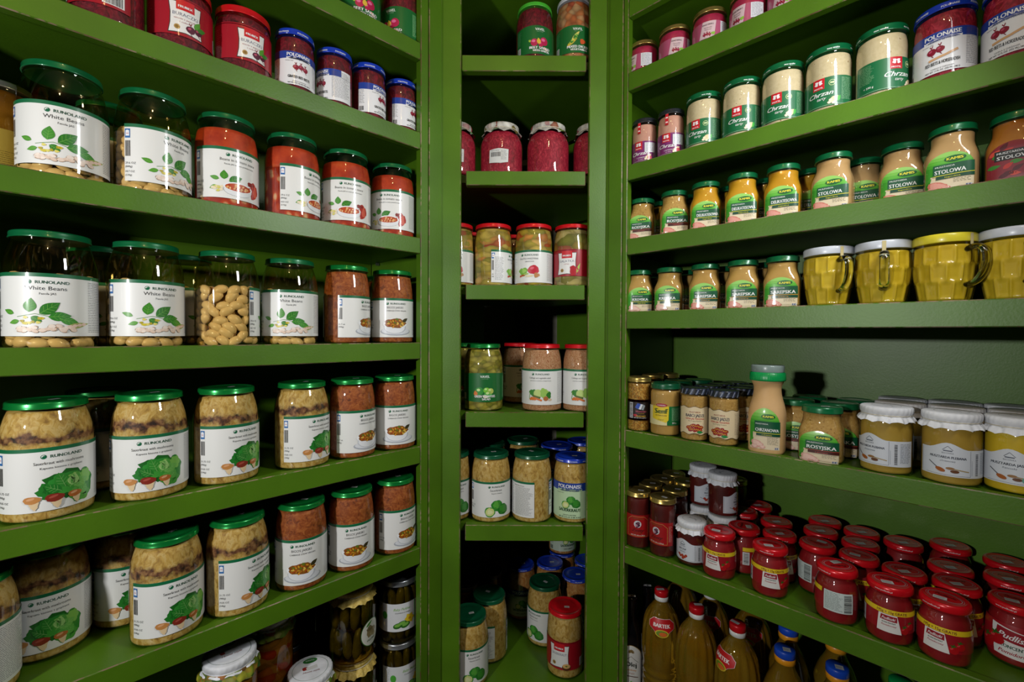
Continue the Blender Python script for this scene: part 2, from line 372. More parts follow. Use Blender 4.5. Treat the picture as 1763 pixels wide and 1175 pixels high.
# ------------------------------------------------------------------ pictures printed on the labels
LG, DG = '5fae2c', '1d6b22'
def leaves_beans(A, x, y, k):
    k *= 1.12; x -= 2
    A.L(2).line([(x - 26 * k, y + 20 * k), (x - 8 * k, y + 24 * k), (x + 16 * k, y + 18 * k)], .7, '4a8a28')
    for dx, dy, ln, wd, an, c in [(-30, 24, 14, 3.2, 160, '4f9a2c'), (-14, 26, 18, 6.5, 82, '3f8f26'), (-4, 24, 24, 7, 38, '2a7a20'), (4, 20, 22, 6, 5, '2f8424'), (14, 18, 22, 5, -18, '3c922a'), (-24, 15, 12, 3, 195, '57a030'), (-12, 20, 12, 4, -30, '2f7c22')]:
        A.L(3).leaf(x + dx * k, y + dy * k, ln * k, wd * k, an, c, '7cc050')
    rnd = random.Random(4)
    for i in range(9): A.L(4).blob(x + (-22 + rnd.random() * 22) * k, y + (11 + rnd.random() * 9) * k, 2.2 * k, 1.7 * k, ['d8c83a', 'e8dc70', 'b8a828'][i % 3], i)
    for i in range(30):
        bx = -26 + rnd.random() * 54; by = 2 + rnd.random() * 9 * (1 - abs(bx) / 60)
        A.L(5).ell(x + bx * k, y + by * k, 3.6 * k, 2.3 * k, 'b8977c', rnd.random() * 60 - 30); A.L(6).ell(x + bx * k, y + by * k + .25, 3.2 * k, 1.9 * k, ['f2dccb', 'ead0bc', 'f7e8da'][i % 3], rnd.random() * 60 - 30)
    A.L(5).leaf(x + 20 * k, y + 7 * k, 26 * k, 3.6 * k, 12, 'a8b060'); A.L(6)
    for i in range(4): A.ell(x + (24 + 5 * i) * k, y + (8 + i) * k, 2.7 * k, 2 * k, 'f0d0be', 10)
def soup_bowl(A, x, y, k):
    k *= 1.25; x -= 1
    for dx, dy, ln, wd, an, c in [(-24, 22, 12, 3, 165, '4f9a2c'), (-18, 22, 13, 5, 90, '3f8f26'), (-12, 20, 18, 5.5, 25, '2a7a20'), (-26, 12, 11, 3, 200, '57a030')]:
        A.L(3).leaf(x + dx * k, y + dy * k, ln * k, wd * k, an, c, '7cc050')
    rnd = random.Random(6)
    for i in range(9): A.L(4).ell(x + (-32 + rnd.random() * 14) * k, y + (3 + rnd.random() * 10) * k, 2.6 * k, 1.8 * k, ['f2e2c0', 'd8d060'][i % 2], 20)
    A.L(3).blob(x + 24 * k, y + 14 * k, 8 * k, 12 * k, 'b0241c', 3); A.L(4).blob(x + 26 * k, y + 13 * k, 4 * k, 9 * k, 'd8604c', 5)
    A.L(3).blob(x + 18 * k, y + 22 * k, 6 * k, 3 * k, '8a1c14', 8)
    A.L(5).ell(x, y + 9 * k, 19 * k, 9 * k, 'b9bcc0'); A.rect(x - 19 * k, y + 9 * k, x + 19 * k, y + 13 * k, 'dfe2e6'); A.L(6).ell(x, y + 8.5 * k, 18.3 * k, 8.4 * k, 'eceef0')
    A.L(7).ell(x, y + 13 * k, 19.5 * k, 7 * k, 'f4f5f6'); A.L(8).ell(x, y + 12.6 * k, 17 * k, 5.6 * k, 'c24a1c')
    for i in range(26): A.L(9).ell(x + (rnd.random() * 30 - 15) * k, y + (9 + rnd.random() * 7) * k, 1.8 * k, 1.1 * k, ['e8a868', 'f0c088', 'a83410'][i % 3], rnd.random() * 90)
def cabbage_mush(A, x, y, k):
    k *= 1.14
    rnd = random.Random(9)
    for i, (dx, dy, rx, ry, c) in enumerate([(8, 26, 25, 17, '17671c'), (-8, 20, 14, 11, '1f7a24'), (24, 22, 12, 18, '2a8a2c'), (20, 8, 12, 9, '48a038'), (6, 30, 17, 10, '2f9030'), (10, 22, 15, 10, '58ac44'), (14, 30, 11, 7, '8cc860'), (4, 20, 9, 6, '3c9a34'), (26, 30, 7, 9, '7cc050')]):
        A.L(2 + i // 2).blob(x + dx * k, y + dy * k, rx * k, ry * k, c, i, 26, .10, 6)
    for dx, dy, ln, wd, an, c in [(8, 20, 20, 8, 60, '4aa038'), (4, 22, 20, 7, 110, '2f8a2c'), (12, 20, 18, 7, 25, '6cb850'), (0, 18, 18, 6, 150, '1f7a24'), (10, 22, 15, 6, 75, 'a4d47c'), (18, 8, 14, 6, 50, '58ac44')]:
        A.L(7).leaf(x + dx * k, y + dy * k, ln * k, wd * k, an, c, '8cc870')
    for dx, s, c in [(-24, 1, 'c88848'), (-4, 1.1, '8a2c1c'), (15, .9, 'b8682c')]:
        A.L(8).blob(x + dx * k, y + 5 * k, 4.2 * k * s, 6 * k * s, 'e8cca0', 2); A.L(9).blob(x + (dx - 2) * k, y + 11 * k, 8 * k * s, 4.6 * k * s, c, 1, 16, .06); A.L(10).ell(x + (dx - 3) * k, y + 12.5 * k, 4 * k * s, 1.5 * k, 'e0a878' if c != '8a2c1c' else 'b05040', 15)
def stew_bowl(A, x, y, k):
    k *= 1.35
    rnd = random.Random(3)
    A.L(2).ell(x + 2, y + 6 * k, 27 * k, 7 * k, 'b4b8c0'); A.L(3).ell(x + 2, y + 7 * k, 25 * k, 6 * k, 'e4e7ec')
    A.L(4).ell(x, y + 13 * k, 19 * k, 11 * k, 'c4c8d0'); A.L(5).ell(x - 1, y + 13 * k, 17.5 * k, 10 * k, 'f0f2f5'); A.L(6).ell(x, y + 19 * k, 21 * k, 7.5 * k, 'f8f9fa'); A.L(7).blob(x, y + 20 * k, 18 * k, 8 * k, '8a5418', 4, 22, .08, 5)
    for i in range(46): 
        a = rnd.random() * 6.28; q = rnd.random() ** .5
        A.L(8 + i % 2).ell(x + 16 * q * math.cos(a) * k, y + (20 + 6.8 * q * math.sin(a)) * k, 2.2 * k, 1.2 * k, ['d89a28', 'b85c18', 'e8c050', '6a7a20', '8a3410'][i % 5], rnd.random() * 180)
    A.L(10).leaf(x + 12 * k, y + 22 * k, 12 * k, 3 * k, 35, '3a3418')
def cabbages(A, x, y, k):
    k *= 1.12
    for dx, dy, r, c in [(2, 22, 13, '2c8a2c'), (17, 12, 13, '1f7824'), (-14, 8, 12, '3a9632')]:
        A.L(2).blob(x + dx * k, y + dy * k, r * k, r * .95 * k, c, dx, 22, .05)
        for j in range(5): A.L(3).line([(x + (dx - r * .6) * k, y + (dy + (j - 2) * r * .3) * k), (x + (dx + r * .6) * k, y + (dy + (j - 2) * r * .24 + 2) * k)], .5, '8cc860')
        A.L(4).blob(x + (dx - 2) * k, y + (dy + 2) * k, r * .5 * k, r * .6 * k, {2: '5cb040', 17: '3c9430', -14: 'c8d860'}[dx], 5)
    A.L(5).ell(x - 14 * k, y + 8 * k, 10 * k, 9 * k, 'd6e08c', 20); A.L(6).blob(x - 14 * k, y + 8 * k, 6 * k, 5 * k, 'e8ecb0', 7)
def beets(A, x, y, k, n=3, col='8c1430'):
    for i, (dx, dy, r) in enumerate([(-12, 6, 8), (2, 8, 7.5), (14, 4, 7.5)][:n]):
        A.L(3).blob(x + dx * k, y + dy * k, r * k, r * .95 * k, col, i, 16, .05); A.L(4).ell(x + (dx - 2) * k, y + (dy + 2) * k, r * .4 * k, r * .3 * k, 'c04c68', 30)
        A.L(3).line([(x + dx * k, y + (dy + r) * k), (x + (dx + 2) * k, y + (dy + r + 6) * k)], 1.2, '8c1430').line([(x + dx * k, y + (dy + r) * k), (x + (dx - 3) * k, y + (dy + r + 5) * k)], 1.1, col).line([(x + dx * k, y + (dy - r) * k), (x + (dx + 3) * k, y + (dy - r - 4) * k)], 1.0, col)
def veg_group(A, x, y, k, kind=0):
    if kind == 0:      # pepper, cabbage, carrots
        A.L(2).blob(x - 14 * k, y + 16 * k, 12 * k, 10 * k, '7cb83c', 2); A.L(3).blob(x - 12 * k, y + 18 * k, 6 * k, 5 * k, 'a8d468', 3)
        A.L(3).blob(x + 12 * k, y + 20 * k, 14 * k, 11 * k, 'c81c34', 5, 20, .06); A.L(4).ell(x + 9 * k, y + 24 * k, 5 * k, 3 * k, 'e86878', 20)
        for i in range(4): A.L(5).line([(x - 24 * k, y + (3 + i) * k), (x + (-8 + i) * k, y + (8 + i * .5) * k)], 2.2, ['d8602c', 'b8402c'][i % 2])
        A.L(5).blob(x + 20 * k, y + 7 * k, 7 * k, 6 * k, 'c08850', 3); A.L(6).ell(x + 2 * k, y + 5 * k, 10 * k, 2.4 * k, 'e8d8a8', 4); A.L(6).ell(x - 6 * k, y + 10 * k, 7 * k, 2.2 * k, 'a8c860', 8)
    else:
        A.L(2).blob(x - 18 * k, y + 22 * k, 10 * k, 9 * k, '3c8a30', 2); A.L(3).ell(x - 4 * k, y + 20 * k, 12 * k, 11 * k, 'c4dc80'); A.L(4).blob(x + 12 * k, y + 22 * k, 11 * k, 12 * k, 'a0cc60', 4); A.L(5).blob(x + 24 * k, y + 16 * k, 6 * k, 9 * k, '2f7c28', 6)
        A.L(5).line([(x - 18 * k, y + 14 * k), (x + 2 * k, y + 9 * k)], 5 * k, '5a6c24'); A.L(6)
        for i in range(5): A.ell(x + (-24 + 3 * i) * k, y + (5 + i % 2 * 3) * k, 3.5 * k, 3 * k, 'e07828')
        A.line([(x - 12 * k, y + 8 * k), (x + 6 * k, y + 2 * k)], 4.5 * k, 'e0762c'); A.ell(x + 16 * k, y + 7 * k, 6.5 * k, 6 * k, 'b8703c'); A.ell(x + 27 * k, y + 4 * k, 5 * k, 3 * k, 'd8c0a0'); A.L(3).line([(x - 28 * k, y + 5 * k), (x - 26 * k, y + 24 * k)], 1.6, '6aa83c')
def tomatoes(A, x, y, k):
    for dx, dy in [(0, 0), (9, 7)]:
        A.L(5).blob(x + dx * k, y + dy * k, 8 * k, 7 * k, 'b81018', dx, 16, .04); A.L(6).ell(x + (dx - 2.5) * k, y + (dy + 2.5) * k, 2.4 * k, 1.6 * k, 'e84048', 30)
        for a in (20, 80, 150, 220): A.leaf(x + dx * k, y + (dy + 6) * k, 5 * k, 1 * k, a, '2c6820')
def nutrition(A, u0, u1, H):
    A.rect(u0 + 1, 3, u1 - 1, H - 9, 'f4f4f0') if False else None
    A.L(2).text('Nutrition Facts', (u0 + u1) / 2 + 10, H - 12, 2.4, '202020', bold=1, wd=30)
    A.micro(u0 + 3, 4, (u0 + u1) / 2 - 6, H - 9, '606060', 2.4, .6, 3); A.micro((u0 + u1) / 2 - 3, 4, u1 - 3, H - 15, '606060', 2.4, .6, 5)
def globe(A, x, y, r):
    A.L(2).ell(x, y, r, r, '0e6b45'); A.L(3).ell(x - r * .15, y + r * .2, r * .62, r * .5, 'f2f2ee', 30); A.L(4).ell(x + r * .1, y, r * .6, r * .42, '0e6b45', 30)
def panel_left(A, u, H, oz, big='(900g)', two=None):
    A.L(2).rect(u + 1, H - 22, u + 9, H - 8, '2c6cb0'); A.L(3).rect(u + 2.2, H - 19, u + 7.8, H - 11, 'eef2f8').ell(u + 5, H - 11.5, 2.6, 1.6, 'eef2f8').rect(u + 3, H - 15.6, u + 7, H - 14.8, 'c83838')
    A.L(2).bars(u + 1.5, H - 50, u + 9, H - 26, seed=4, vert=False)
    A.text(oz, u + 1.5, H - 62, 3.2, '404040', 'L'); A.text(big, u + 1.5, H - 67.5, 3, '404040', 'L')
    if two: A.text(two[0], u + 1.5, H - 75, 3, '404040', 'L'); A.text(two[1], u + 1.5, H - 80.5, 2.8, '404040', 'L')

def runo_label(title, sub, pic, R, u1deg=120, left=None, tcol='404040', H=88, sub_h=3, tw=None, tscale=5.4, title_font=False):
    A = Art(); k = PI / 180 * R; u0, u1 = -82 * k, u1deg * k
    A.L(0).rect(u0, 0, u1, H, 'eeeeea').L(1).rect(u0, H - 5.2, u1, H, '0c6b40')
    globe(A, -17, H - 12.5, 3.1); A.L(2).text('RUNOLAND', 7, H - 14.6, 4.3, '14503a', bold=1, wd=35)
    A.text(title, 0, H - 23.5, tscale, tcol, wd=tw); A.text(sub, 2, H - 30, sub_h, '505050')
    pic(A, 0, 5, .98)
    if left: panel_left(A, u0, H, *left)
    A.L(2).micro(48, 5, min(88, u1 - 4), H - 9, '686868', 2.5, .6, 8)
    if u1deg > 150:
        A.L(1).rect(100, H - 8, 101, 4, 'c8c8c8'); A.L(2).bars(92, 8, 97, 40, seed=9); nutrition(A, 102, u1, H)
    return A
def polo_label(lines, pic, R, H, body='eeeef0', two=True):
    A = Art(); k = PI / 180 * R; u0, u1 = -85 * k, 108 * k; s = H / 72
    A.L(0).rect(u0, 0, u1, H, body); A.L(1).rect(u0, H - 16 * s, u1 - 22, H, '1c3f9c').poly([(-26 * s, H - 16 * s), (26 * s, H - 16 * s), (26 * s, H - 12 * s)] + [(26 * s * math.cos(t), H - 14 * s + 2.2 * s * math.sin(t)) for t in [PI * i / 8 for i in range(1, 8)]] + [(-26 * s, H - 12 * s)], body)
    A.L(2).text('POLONAISE', 0, H - 10.5 * s, 7.6 * s, 'f2f2f4', bold=1.6, wd=50 * s); A.text('PRODUCT OF POLAND', 0, H - 17 * s, 2.9 * s, '303a60', bold=1, wd=38 * s)
    A.text('Founded 1974', -20 * s, H - 21.5 * s, 2 * s, '505050')
    pic(A, 0, 0, s)
    y = 14.5 * s
    for j, (t, h, c, b) in enumerate(lines): A.L(4).text(t, 0, y, h * s, c, bold=b, wd=min(46 * s, len(t) * h * s * .74)); y -= (h + 1.9) * s
    A.L(2).micro(u0 + 2, 20 * s, u0 + 16 * s, H - 18 * s, '606468', 3, .7, 4); A.bars(u0 + 2, 3, u0 + 14 * s, 14 * s, seed=3)
    A.L(2).micro(32 * s, 6, u1 - 3, H - 4, '5a5a60', 2.2, .55, 6); A.L(1).rect(u1 - 22, H - 15, u1, H - 14.5, '303030')
    return A
def frubex_label(title, subs, R, H, pic):
    A = Art(); k = PI / 180 * R; u0, u1 = -100 * k, 110 * k
    A.L(0).rect(u0, 0, u1, H, 'a81024').rect(u0, H - 3, u1, H - 1.5, '7c0a18')
    P = lambda x, y: (x * H / 60, y * H / 60)
    pl = [P(-21, 52), P(-18, 51.5), P(18, 51.5), P(21, 52), P(19, 34), P(19.5, 18), P(22, 4), P(0, 6), P(-22, 4), P(-19.5, 18), P(-19, 34)]
    A.L(1).poly([(x * 1.06, (y - H / 2) * 1.05 + H / 2) for x, y in pl], '3c3430').L(2).poly(pl, 'f0efec')
    h = H / 60
    A.L(3).rect(-12 * h, 40 * h, 12 * h, 56 * h, 'd01824'); A.L(4).text('FRUBEX', 0, 44 * h, 3.6 * h, 'f4f4f4', bold=2, wd=19 * h)
    A.L(3).text(title, 0, 31 * h, 5.2 * h, '6a7088', wd=33 * h)
    for j, t in enumerate(subs): A.text(t, 0, (25.5 - 5 * j) * h, 2.4 * h, 'a83844', wd=len(t) * 1.9 * h)
    A.ell(-11 * h, 13 * h, 4 * h, 4 * h, 'b89458').L(4).ell(-11 * h, 13 * h, 2.4 * h, 2.4 * h, '8c6c34')
    pic(A, 16 * h, 12 * h, .8 * h)
    A.L(2).micro(u0 + 4, 10, u0 + 30, H - 12, 'e07080', 3.4, .7, 5); A.rect(u1 - 34, 4, u1 - 8, 26, 'f0f0f0').L(3).bars(u1 - 32, 5, u1 - 10, 25, seed=6)
    return A
def vavel_label(l1, l2, R, H, pic):
    A = Art(); k = PI / 180 * R; u0, u1 = -80 * k, 80 * k
    top = [(u1 * (1 - i / 12) + u0 * i / 12, H + 3 * math.sin(PI * i / 12)) for i in range(13)]
    A.L(0).poly([(u0, 0)] + [(u0 * (1 - i / 12) + u1 * i / 12, -3 * math.sin(PI * i / 12)) for i in range(1, 12)] + [(u1, 0)] + top, '12682c')
    A.L(1).text('VAVEL', 0, H - 9, 6.2, 'e8f0e8', bold=1.2, wd=24); A.text('PRODUCT OF POLAND', 0, H - 12.5, 1.5, 'b8d8b8', wd=16)
    pic(A); A.L(8).text(l1, 0, 8.5, 6, 'f2f4f0', bold=2, wd=min(52, len(l1) * 5.2)); A.text(l2, 3, 2, 5, 'f2f4f0', bold=2, wd=min(46, len(l2) * 4.2))
    A.L(2).micro(u0 + 3, H * .4, u0 + 18, H - 6, '70b080', 3, .6, 3); A.rect(u0 + 4, 3, u0 + 15, 18, 'e8e8e8').L(3).bars(u0 + 5, 4, u0 + 14, 17, seed=5)
    A.L(1).rect(u1 - 16, 4, u1 - 3, H - 6, '1c7a38').L(2).micro(u1 - 15, 5, u1 - 4, H - 7, 'b0d8b0', 2.6, .6, 7)
    return A
def kamis_label(name, note, stripe, meat, W=50, H=56, chili=False):
    A = Art(); w = W / 2
    arch = [(w * math.cos(t), H * .55 + H * .45 * math.sin(t)) for t in [PI * i / 16 for i in range(17)]]
    A.L(0).poly([(-w, 0), (w, 0)] + arch, 'e8d6b4')
    if chili:
        A.L(1).poly([(-w, 0), (w, 0)] + arch, '8c2430'); rnd = random.Random(2)
        for i in range(16): A.L(2).leaf(-w + rnd.random() * (W - 14), rnd.random() * H * .8, 13, 3, rnd.random() * 70 - 10, ['c83028', 'e05040', '5a1420', '3c8a30'][i % 4])
        A.L(5).rect(-w + 8, 30, w, 44, '202420'); A.L(6).text('MUSZTARDA', -w + 10, 39, 3, 'f0f0f0', 'L', bold=1); A.text(name, -w + 10, 31.5, 5, 'f0f0f0', 'L', bold=1)
        return A
    y0 = H * .40
    for i, c in enumerate(['3c9c28', '4cae30', '62bc38', '7cc84c', '98d468']):
        f = lambda q: [(x * 1.0, y) for x, y in arch if y >= q]
        q = H * (.55 + .08 * i); xx = w * math.sqrt(max(0, 1 - ((q - H * .55) / (H * .45)) ** 2))
        pts = [(xx, q)] + [(x, y) for x, y in arch if y > q] + [(-xx, q)]
        A.L(1 + i * 0).poly([(a, b + 0) for a, b in pts] if i else [(w, y0), (w, q)] + pts[1:-1] + [(-w, q), (-w, y0)], c) if i == 0 else A.L(1 + i).poly(pts, c)
    A.L(1).rect(-w, 6, -w + 6, y0, '3c9c28').L(2).leaf(-w + 1, 4, 12, 3.2, 70, '2f8420').leaf(-w, 12, 11, 3, 50, '4aa030')
    A.L(6).rect(-w + 9, y0, w, H * .68, '0c5634'); A.L(7).rect(-w + 9, y0 - .9, w, y0, stripe); A.rect(-w + 12, y0 - 6, w, y0 - .9, '0e4a30' if stripe != 'b03428' else '4a1c14')
    A.L(8).text(note, 4, y0 - 4.7, 2, stripe if stripe != 'b03428' else 'd86050', wd=16)
    A.text('MUSZTARDA', -w + 11, H * .60, 2.5, 'e8f0e8', 'L', bold=1); A.text(name, -w + 10.5, H * .435, 6, 'f4f6f2', 'L', bold=1.2, wd=min(37, len(name) * 4.5))
    A.L(8).ell(6, H * .80, 11, 4.6, '0c5a2c').L(9).ell(6, H * .80, 10.3, 4.0, '126a34').L(10).text('KAMIS', 6, H * .80 - 2, 4, 'f0e43c', bold=2, wd=17)
    m = {'ham': ('d87c68', 'e8a090'), 'pale': ('e0a898', 'f0c8b8')}[meat]
    for dx, dy, r in [(-14, 8, 8), (-8, 6, 6.5), (-16, 3, 6), (-3, 3, 5)]:
        A.L(4).blob(dx * W / 50, dy * H / 56, r * W / 50, r * .75, m[0], dx, 16, .1); A.L(5).blob(dx * W / 50, dy * H / 56 + .6, r * .7 * W / 50, r * .48, m[1], dx + 1)
    A.L(2).micro(5, 9, w - 1, y0 - 8, '605838', 2.1, .5, 4); A.L(3).rect(w - 8, 1.5, w - 2, 5, 'c8ccd8').L(4).bars(w - 7.6, 1.8, w - 2.4, 4.7, '404a70')
    return A
def plebana_label(l1, l2, R, H, flask=False, ketchup=False):
    A = Art(); k = PI / 180 * R; u0, u1 = -58 * k, 100 * k
    top = []
    for i in range(21):
        u = u1 + (u0 - u1) * i / 20; top.append((u, H - 9 + (9 * math.cos(PI * u / 48) ** 2 if abs(u) < 24 else 0)))
    A.L(0).poly([(u0, 0), (u1, 0)] + top, 'd8dde4')
    A.L(1).line([(-26, 2), (26, 2)], .35, '404858').line([(26, 2), (26, H - 10)], .35, '404858').line([(u0 + 2, 2), (u0 + 2, H - 11)], .35, '404858')
    A.line([(-6, H - 11), (0, H - 5), (6, H - 11)], .6, '303848').line([(-5, H - 12), (5, H - 12)], 1.6, '585e6c'); A.text('BACOWKA', 0, H - 16.5, 2.2, '404858', wd=13)
    A.text(l1, 0, H - 23.5, 3.6, '282e3c', bold=1.6, wd=min(42, len(l1) * 2.75)); A.text(l2, 0, H - 28.5, 2.8, '404858', italic=True)
    A.L(2)
    if ketchup:
        for dx, dy in [(-5, 0), (0, 2), (5, 0), (1, -3), (8, 3), (-8, 3)]: A.ell(dx, 8 + dy, 3, 2.8, 'b03c24')
        A.line([(-18, 13), (-8, 9)], .8, '402018')
    else:
        A.line([(-22, 20), (-12, 12)], 1.1, '303030').ell(-8, 9, 6, 3, 'a85c20', -20).ell(8, 8, 5, 2.4, '6a4020').ell(3, 12, 5, 2, '9a7040').line([(5, 12), (24, 9)], 1.4, 'a89058')
        if flask: A.ell(18, 8, 6, 5, '70b0a0').rect(16, 12, 20, 20, '80b8a8')
    A.L(1).line([(28, 4), (28, 26)], .4, '9098a4'); A.L(2).bars(33, 4, 37, H - 14, '303030', vert=True).micro(41, 5, u1 - 2, H - 13, '505868', 2, .5, 3)
    return A
def paste_label(R, H, big=False):
    A = Art(); k = PI / 180 * R
    if big:
        A.L(0).rect(-48, 0, 48, H, 'a01420'); tomatoes(A, -30, 14, 1.3); P = [(-20, 2), (30, 0), (34, H - 12), (-24, H - 3)]
        A.L(1).poly(P, 'eceae6').L(2).poly([(-19, H - 24), (30, H - 28), (30, H - 12), (-17, H - 6)], '9c1424'); A.L(3).text('Pudliszki', 5, H - 22, 9, 'f4f0f0', italic=True, bold=1, wd=42, rot=-4)
        A.text('KONCENTRAT', 6, H - 35, 5, '2c5040', bold=1.5, wd=38).text('Pomidorowy', 5, H - 44, 5.4, 'b02838', italic=True, bold=1, wd=40)
        return A
    A.L(-1).rect(-50, 4, 110, H - 8, '981420').L(0).rect(-50, H - 7.5, 62, H, 'e8c820'); A.L(1).text('195g + 15g GRATIS', 4, H - 5.8, 4.0, '70241c', bold=1, wd=40)
    A.L(0).rect(-34, 4, 30, H - 7.5, '9c1420'); tomatoes(A, 20, 9, .85); A.L(7).poly([(-15, 2), (16, 2), (10, H - 7.5), (-13, H - 7.5)], 'ece9e4')
    A.L(8).poly([(-11, H - 17), (10, H - 18), (10, H - 9.5), (-10, H - 9)], '9c1424').L(9).text('Pudliszki', -.5, H - 15.6, 4.3, 'f4eeee', italic=True, bold=1, wd=17)
    A.L(8).text('KONCENTRAT', 0, H - 21.5, 2.2, '2c5040', bold=1.5, wd=17).text('Pomidorowy', 0, H - 25.8, 2.6, 'b02838', italic=True, bold=1, wd=19)
    A.L(0).rect(66, 3, 110, H - 1, 'd0dcd8'); A.L(1).micro(68, 5, 94, H - 3, '607068', 2, .5, 5); A.bars(96, 5, 108, H - 4, seed=7, vert=True)
    A.L(0).rect(-50, 3, -37, H - 9, 'e0e0e0').L(1).bars(-48, 5, -39, H - 11, seed=8, vert=True)
    return A
# ------------------------------------------------------------------ jars and bottles
KIND = {}
def price_tag(z, dx=6, dy=-4, w=13, h=8, rot=12):
    A = Art(); c, q = math.cos(math.radians(rot)), math.sin(math.radians(rot)); T = lambda x, y: (dx + x * c - y * q, dy + x * q + y * c)
    A.L(0).poly([T(-w / 2, -h / 2), T(w / 2, -h / 2), T(w / 2, h / 2), T(-w / 2, h / 2)], 'd8d8d4')
    for j in range(3): A.L(1).poly([T(-w / 2 + 1, 1.6 - 2 * j), T(w / 2 - 2 - j, 1.6 - 2 * j), T(w / 2 - 2 - j, 2.2 - 2 * j), T(-w / 2 + 1, 2.2 - 2 * j)], '808088')
    return A.build('price_sticker', ('top', z))
def round_lid(R, z1, h, mat):
    z0 = z1 - h; q = [(R - 2.5, z0 + 1), (R - .8, z0 + .1), (R + .2, z0 + 1.6), (R + .4, z0 + h * .5), (R - .3, z1 - 2.4), (R - 2.2, z1 - .6), (R - 4.2, z1), (R - 6, z1 - .5), (R - 7, z1 - .9), (.001, z1 - .5)]
    return lathe('lid', smooth_prof(q, 1), mat, 72)
def lid_mesh(R, z1, h, mat, ridge=0):
    """pressed twist lid: skirt, rolled foot, rounded shoulder, sunk panel"""
    z0 = z1 - h
    pr = [(R - 2, z0 + .6), (R - .3, z0), (R + .5, z0 + .7), (R + .3, z0 + 1.8), (R - .2, z0 + 2.6), (R - .2, z1 - 2.6), (R - .8, z1 - .9), (R - 2.2, z1), (R - 4.5, z1), (R - 5.5, z1 - .9), (R * .62, z1 - 1.0), (R * .58, z1 - .5), (R * .5, z1 - .5), (.001, z1 - .5)]
    rf = (lambda t, r, z: (r + (.35 * math.cos(t * ridge) if z0 + 2 < z < z1 - 2 and r > R - 2 else 0), z)) if ridge else None
    return lathe('lid', pr, mat, 72 if not ridge else 144, rf)
def inset(prof, d, ztop, z0=3.5):
    """inside of the jar up to the fill height"""
    out = [(max(2, prof_r(prof, z0 + 1) - d - 4), z0)]
    zs = [z0 + 1.5, z0 + 4] + [z for r, z in prof if z0 + 6 < z < ztop - 1] + [ztop]
    out += [(max(1, prof_r(prof, z) - d), z) for z in zs]
    return out
def jar_profile(R, H, neck, lid_h=10, sh0=.62, foot=6):
    """straight-sided jar: rounded foot, body, soft shoulder, short neck under the lid"""
    zt = H - 3; zn = H - lid_h - 2
    p = [(R * .80, 1.2), (R - foot * .9, 0), (R - foot * .35, 1.0), (R - .4, foot), (R, foot * 2), (R, H * sh0)]
    for i in range(1, 9):
        t = i / 8; p.append((R - (R - neck) * t ** 2.1, H * sh0 + (zn - H * sh0) * t * .97))
    p += [(neck - .6, zn), (neck + .6, zn + 1), (neck - 1, zn + 2.6), (neck - 1.2, zt)]
    return p
def wrapped(A, R, z0, prof=None, name='label'):
    return A.build(name, ('wrap', R, z0) if prof is None else ('wrap', R, z0, lambda t, z: prof_r(prof, z)))
def std(key, R, H, neck, lid, content, label=None, lz=17, fill=None, glass='clear_glass', lid_h=10, sh0=.62, foot=6, sticker=True, lidtext=None, extra=None, lid_over=2.0):
    P = jar_profile(R, H, neck, lid_h, sh0, foot)
    parts = [('glass_body', lathe('glass_body', P, glass, closed=False), None)]
    if content: parts.append(('contents', lathe('contents', inset(P, 1.5, fill or H - lid_h - 4), content), None))
    parts.append(('lid', lid_mesh(neck + lid_over, H, lid_h, lid), None))
    if lidtext:
        A = Art(); col, words = lidtext
        for w_, u in words: A.L(0).text(w_, u, 2.6, 2.9, col, bold=1.4)
        parts.append(('lid_print', A.build('lid_print', ('wrap', neck + lid_over, H - lid_h)), 'lid'))
    if label: parts.append(('label', wrapped(label, R, lz), None))
    if sticker: parts.append(('price_sticker', price_tag(H - .4, rot=random.Random(key).random() * 60 - 30), 'lid'))
    for e in extra or []: parts.append(e)
    KIND[key] = parts
    return P

def beans_mesh(P, fill, n=210, seed=1):
    rnd = random.Random(seed); bm = bmesh.new(); tmpl = bmesh.new(); bmesh.ops.create_icosphere(tmpl, subdivisions=2, radius=1)
    vs0 = [v.co.copy() for v in tmpl.verts]; fs0 = [[v.index for v in f.verts] for f in tmpl.faces]; tmpl.free()
    verts, faces = [], []
    z = 10.0; i = 0
    while z < fill:
        cnt = 12; base = rnd.random() * 6
        for k in range(cnt + (8 if z > fill - 9 else 0)):
            top = k >= cnt
            t = base + 2 * PI * k / cnt + rnd.uniform(-.12, .12); rr = prof_r(P, z) - 9.6 - rnd.random() * 1.5 if not top else rnd.random() * 30
            zz = z + rnd.uniform(-3, 3)
            m = Matrix.Translation((rr * math.sin(t), -rr * math.cos(t), zz)) @ Matrix.Rotation(t, 4, 'Z') @ Matrix.Rotation(rnd.uniform(-.9, .9), 4, 'Y') @ Matrix.Rotation(rnd.uniform(-.25, .25), 4, 'X')
            a, b, c = 12 + rnd.random() * 2, 7.2 + rnd.random(), 8.2 + rnd.random() * .8; o = len(verts)
            for v in vs0:
                x, y, q = v.x * a, v.y * b, v.z * c; q -= .010 * x * x
                verts.append(tuple((m @ Vector((x, y, q))) * MM))
            faces += [tuple(o + j for j in f) for f in fs0]
        z += 12.6
    return mesh_from('beans', verts, faces, 'bean_skin')

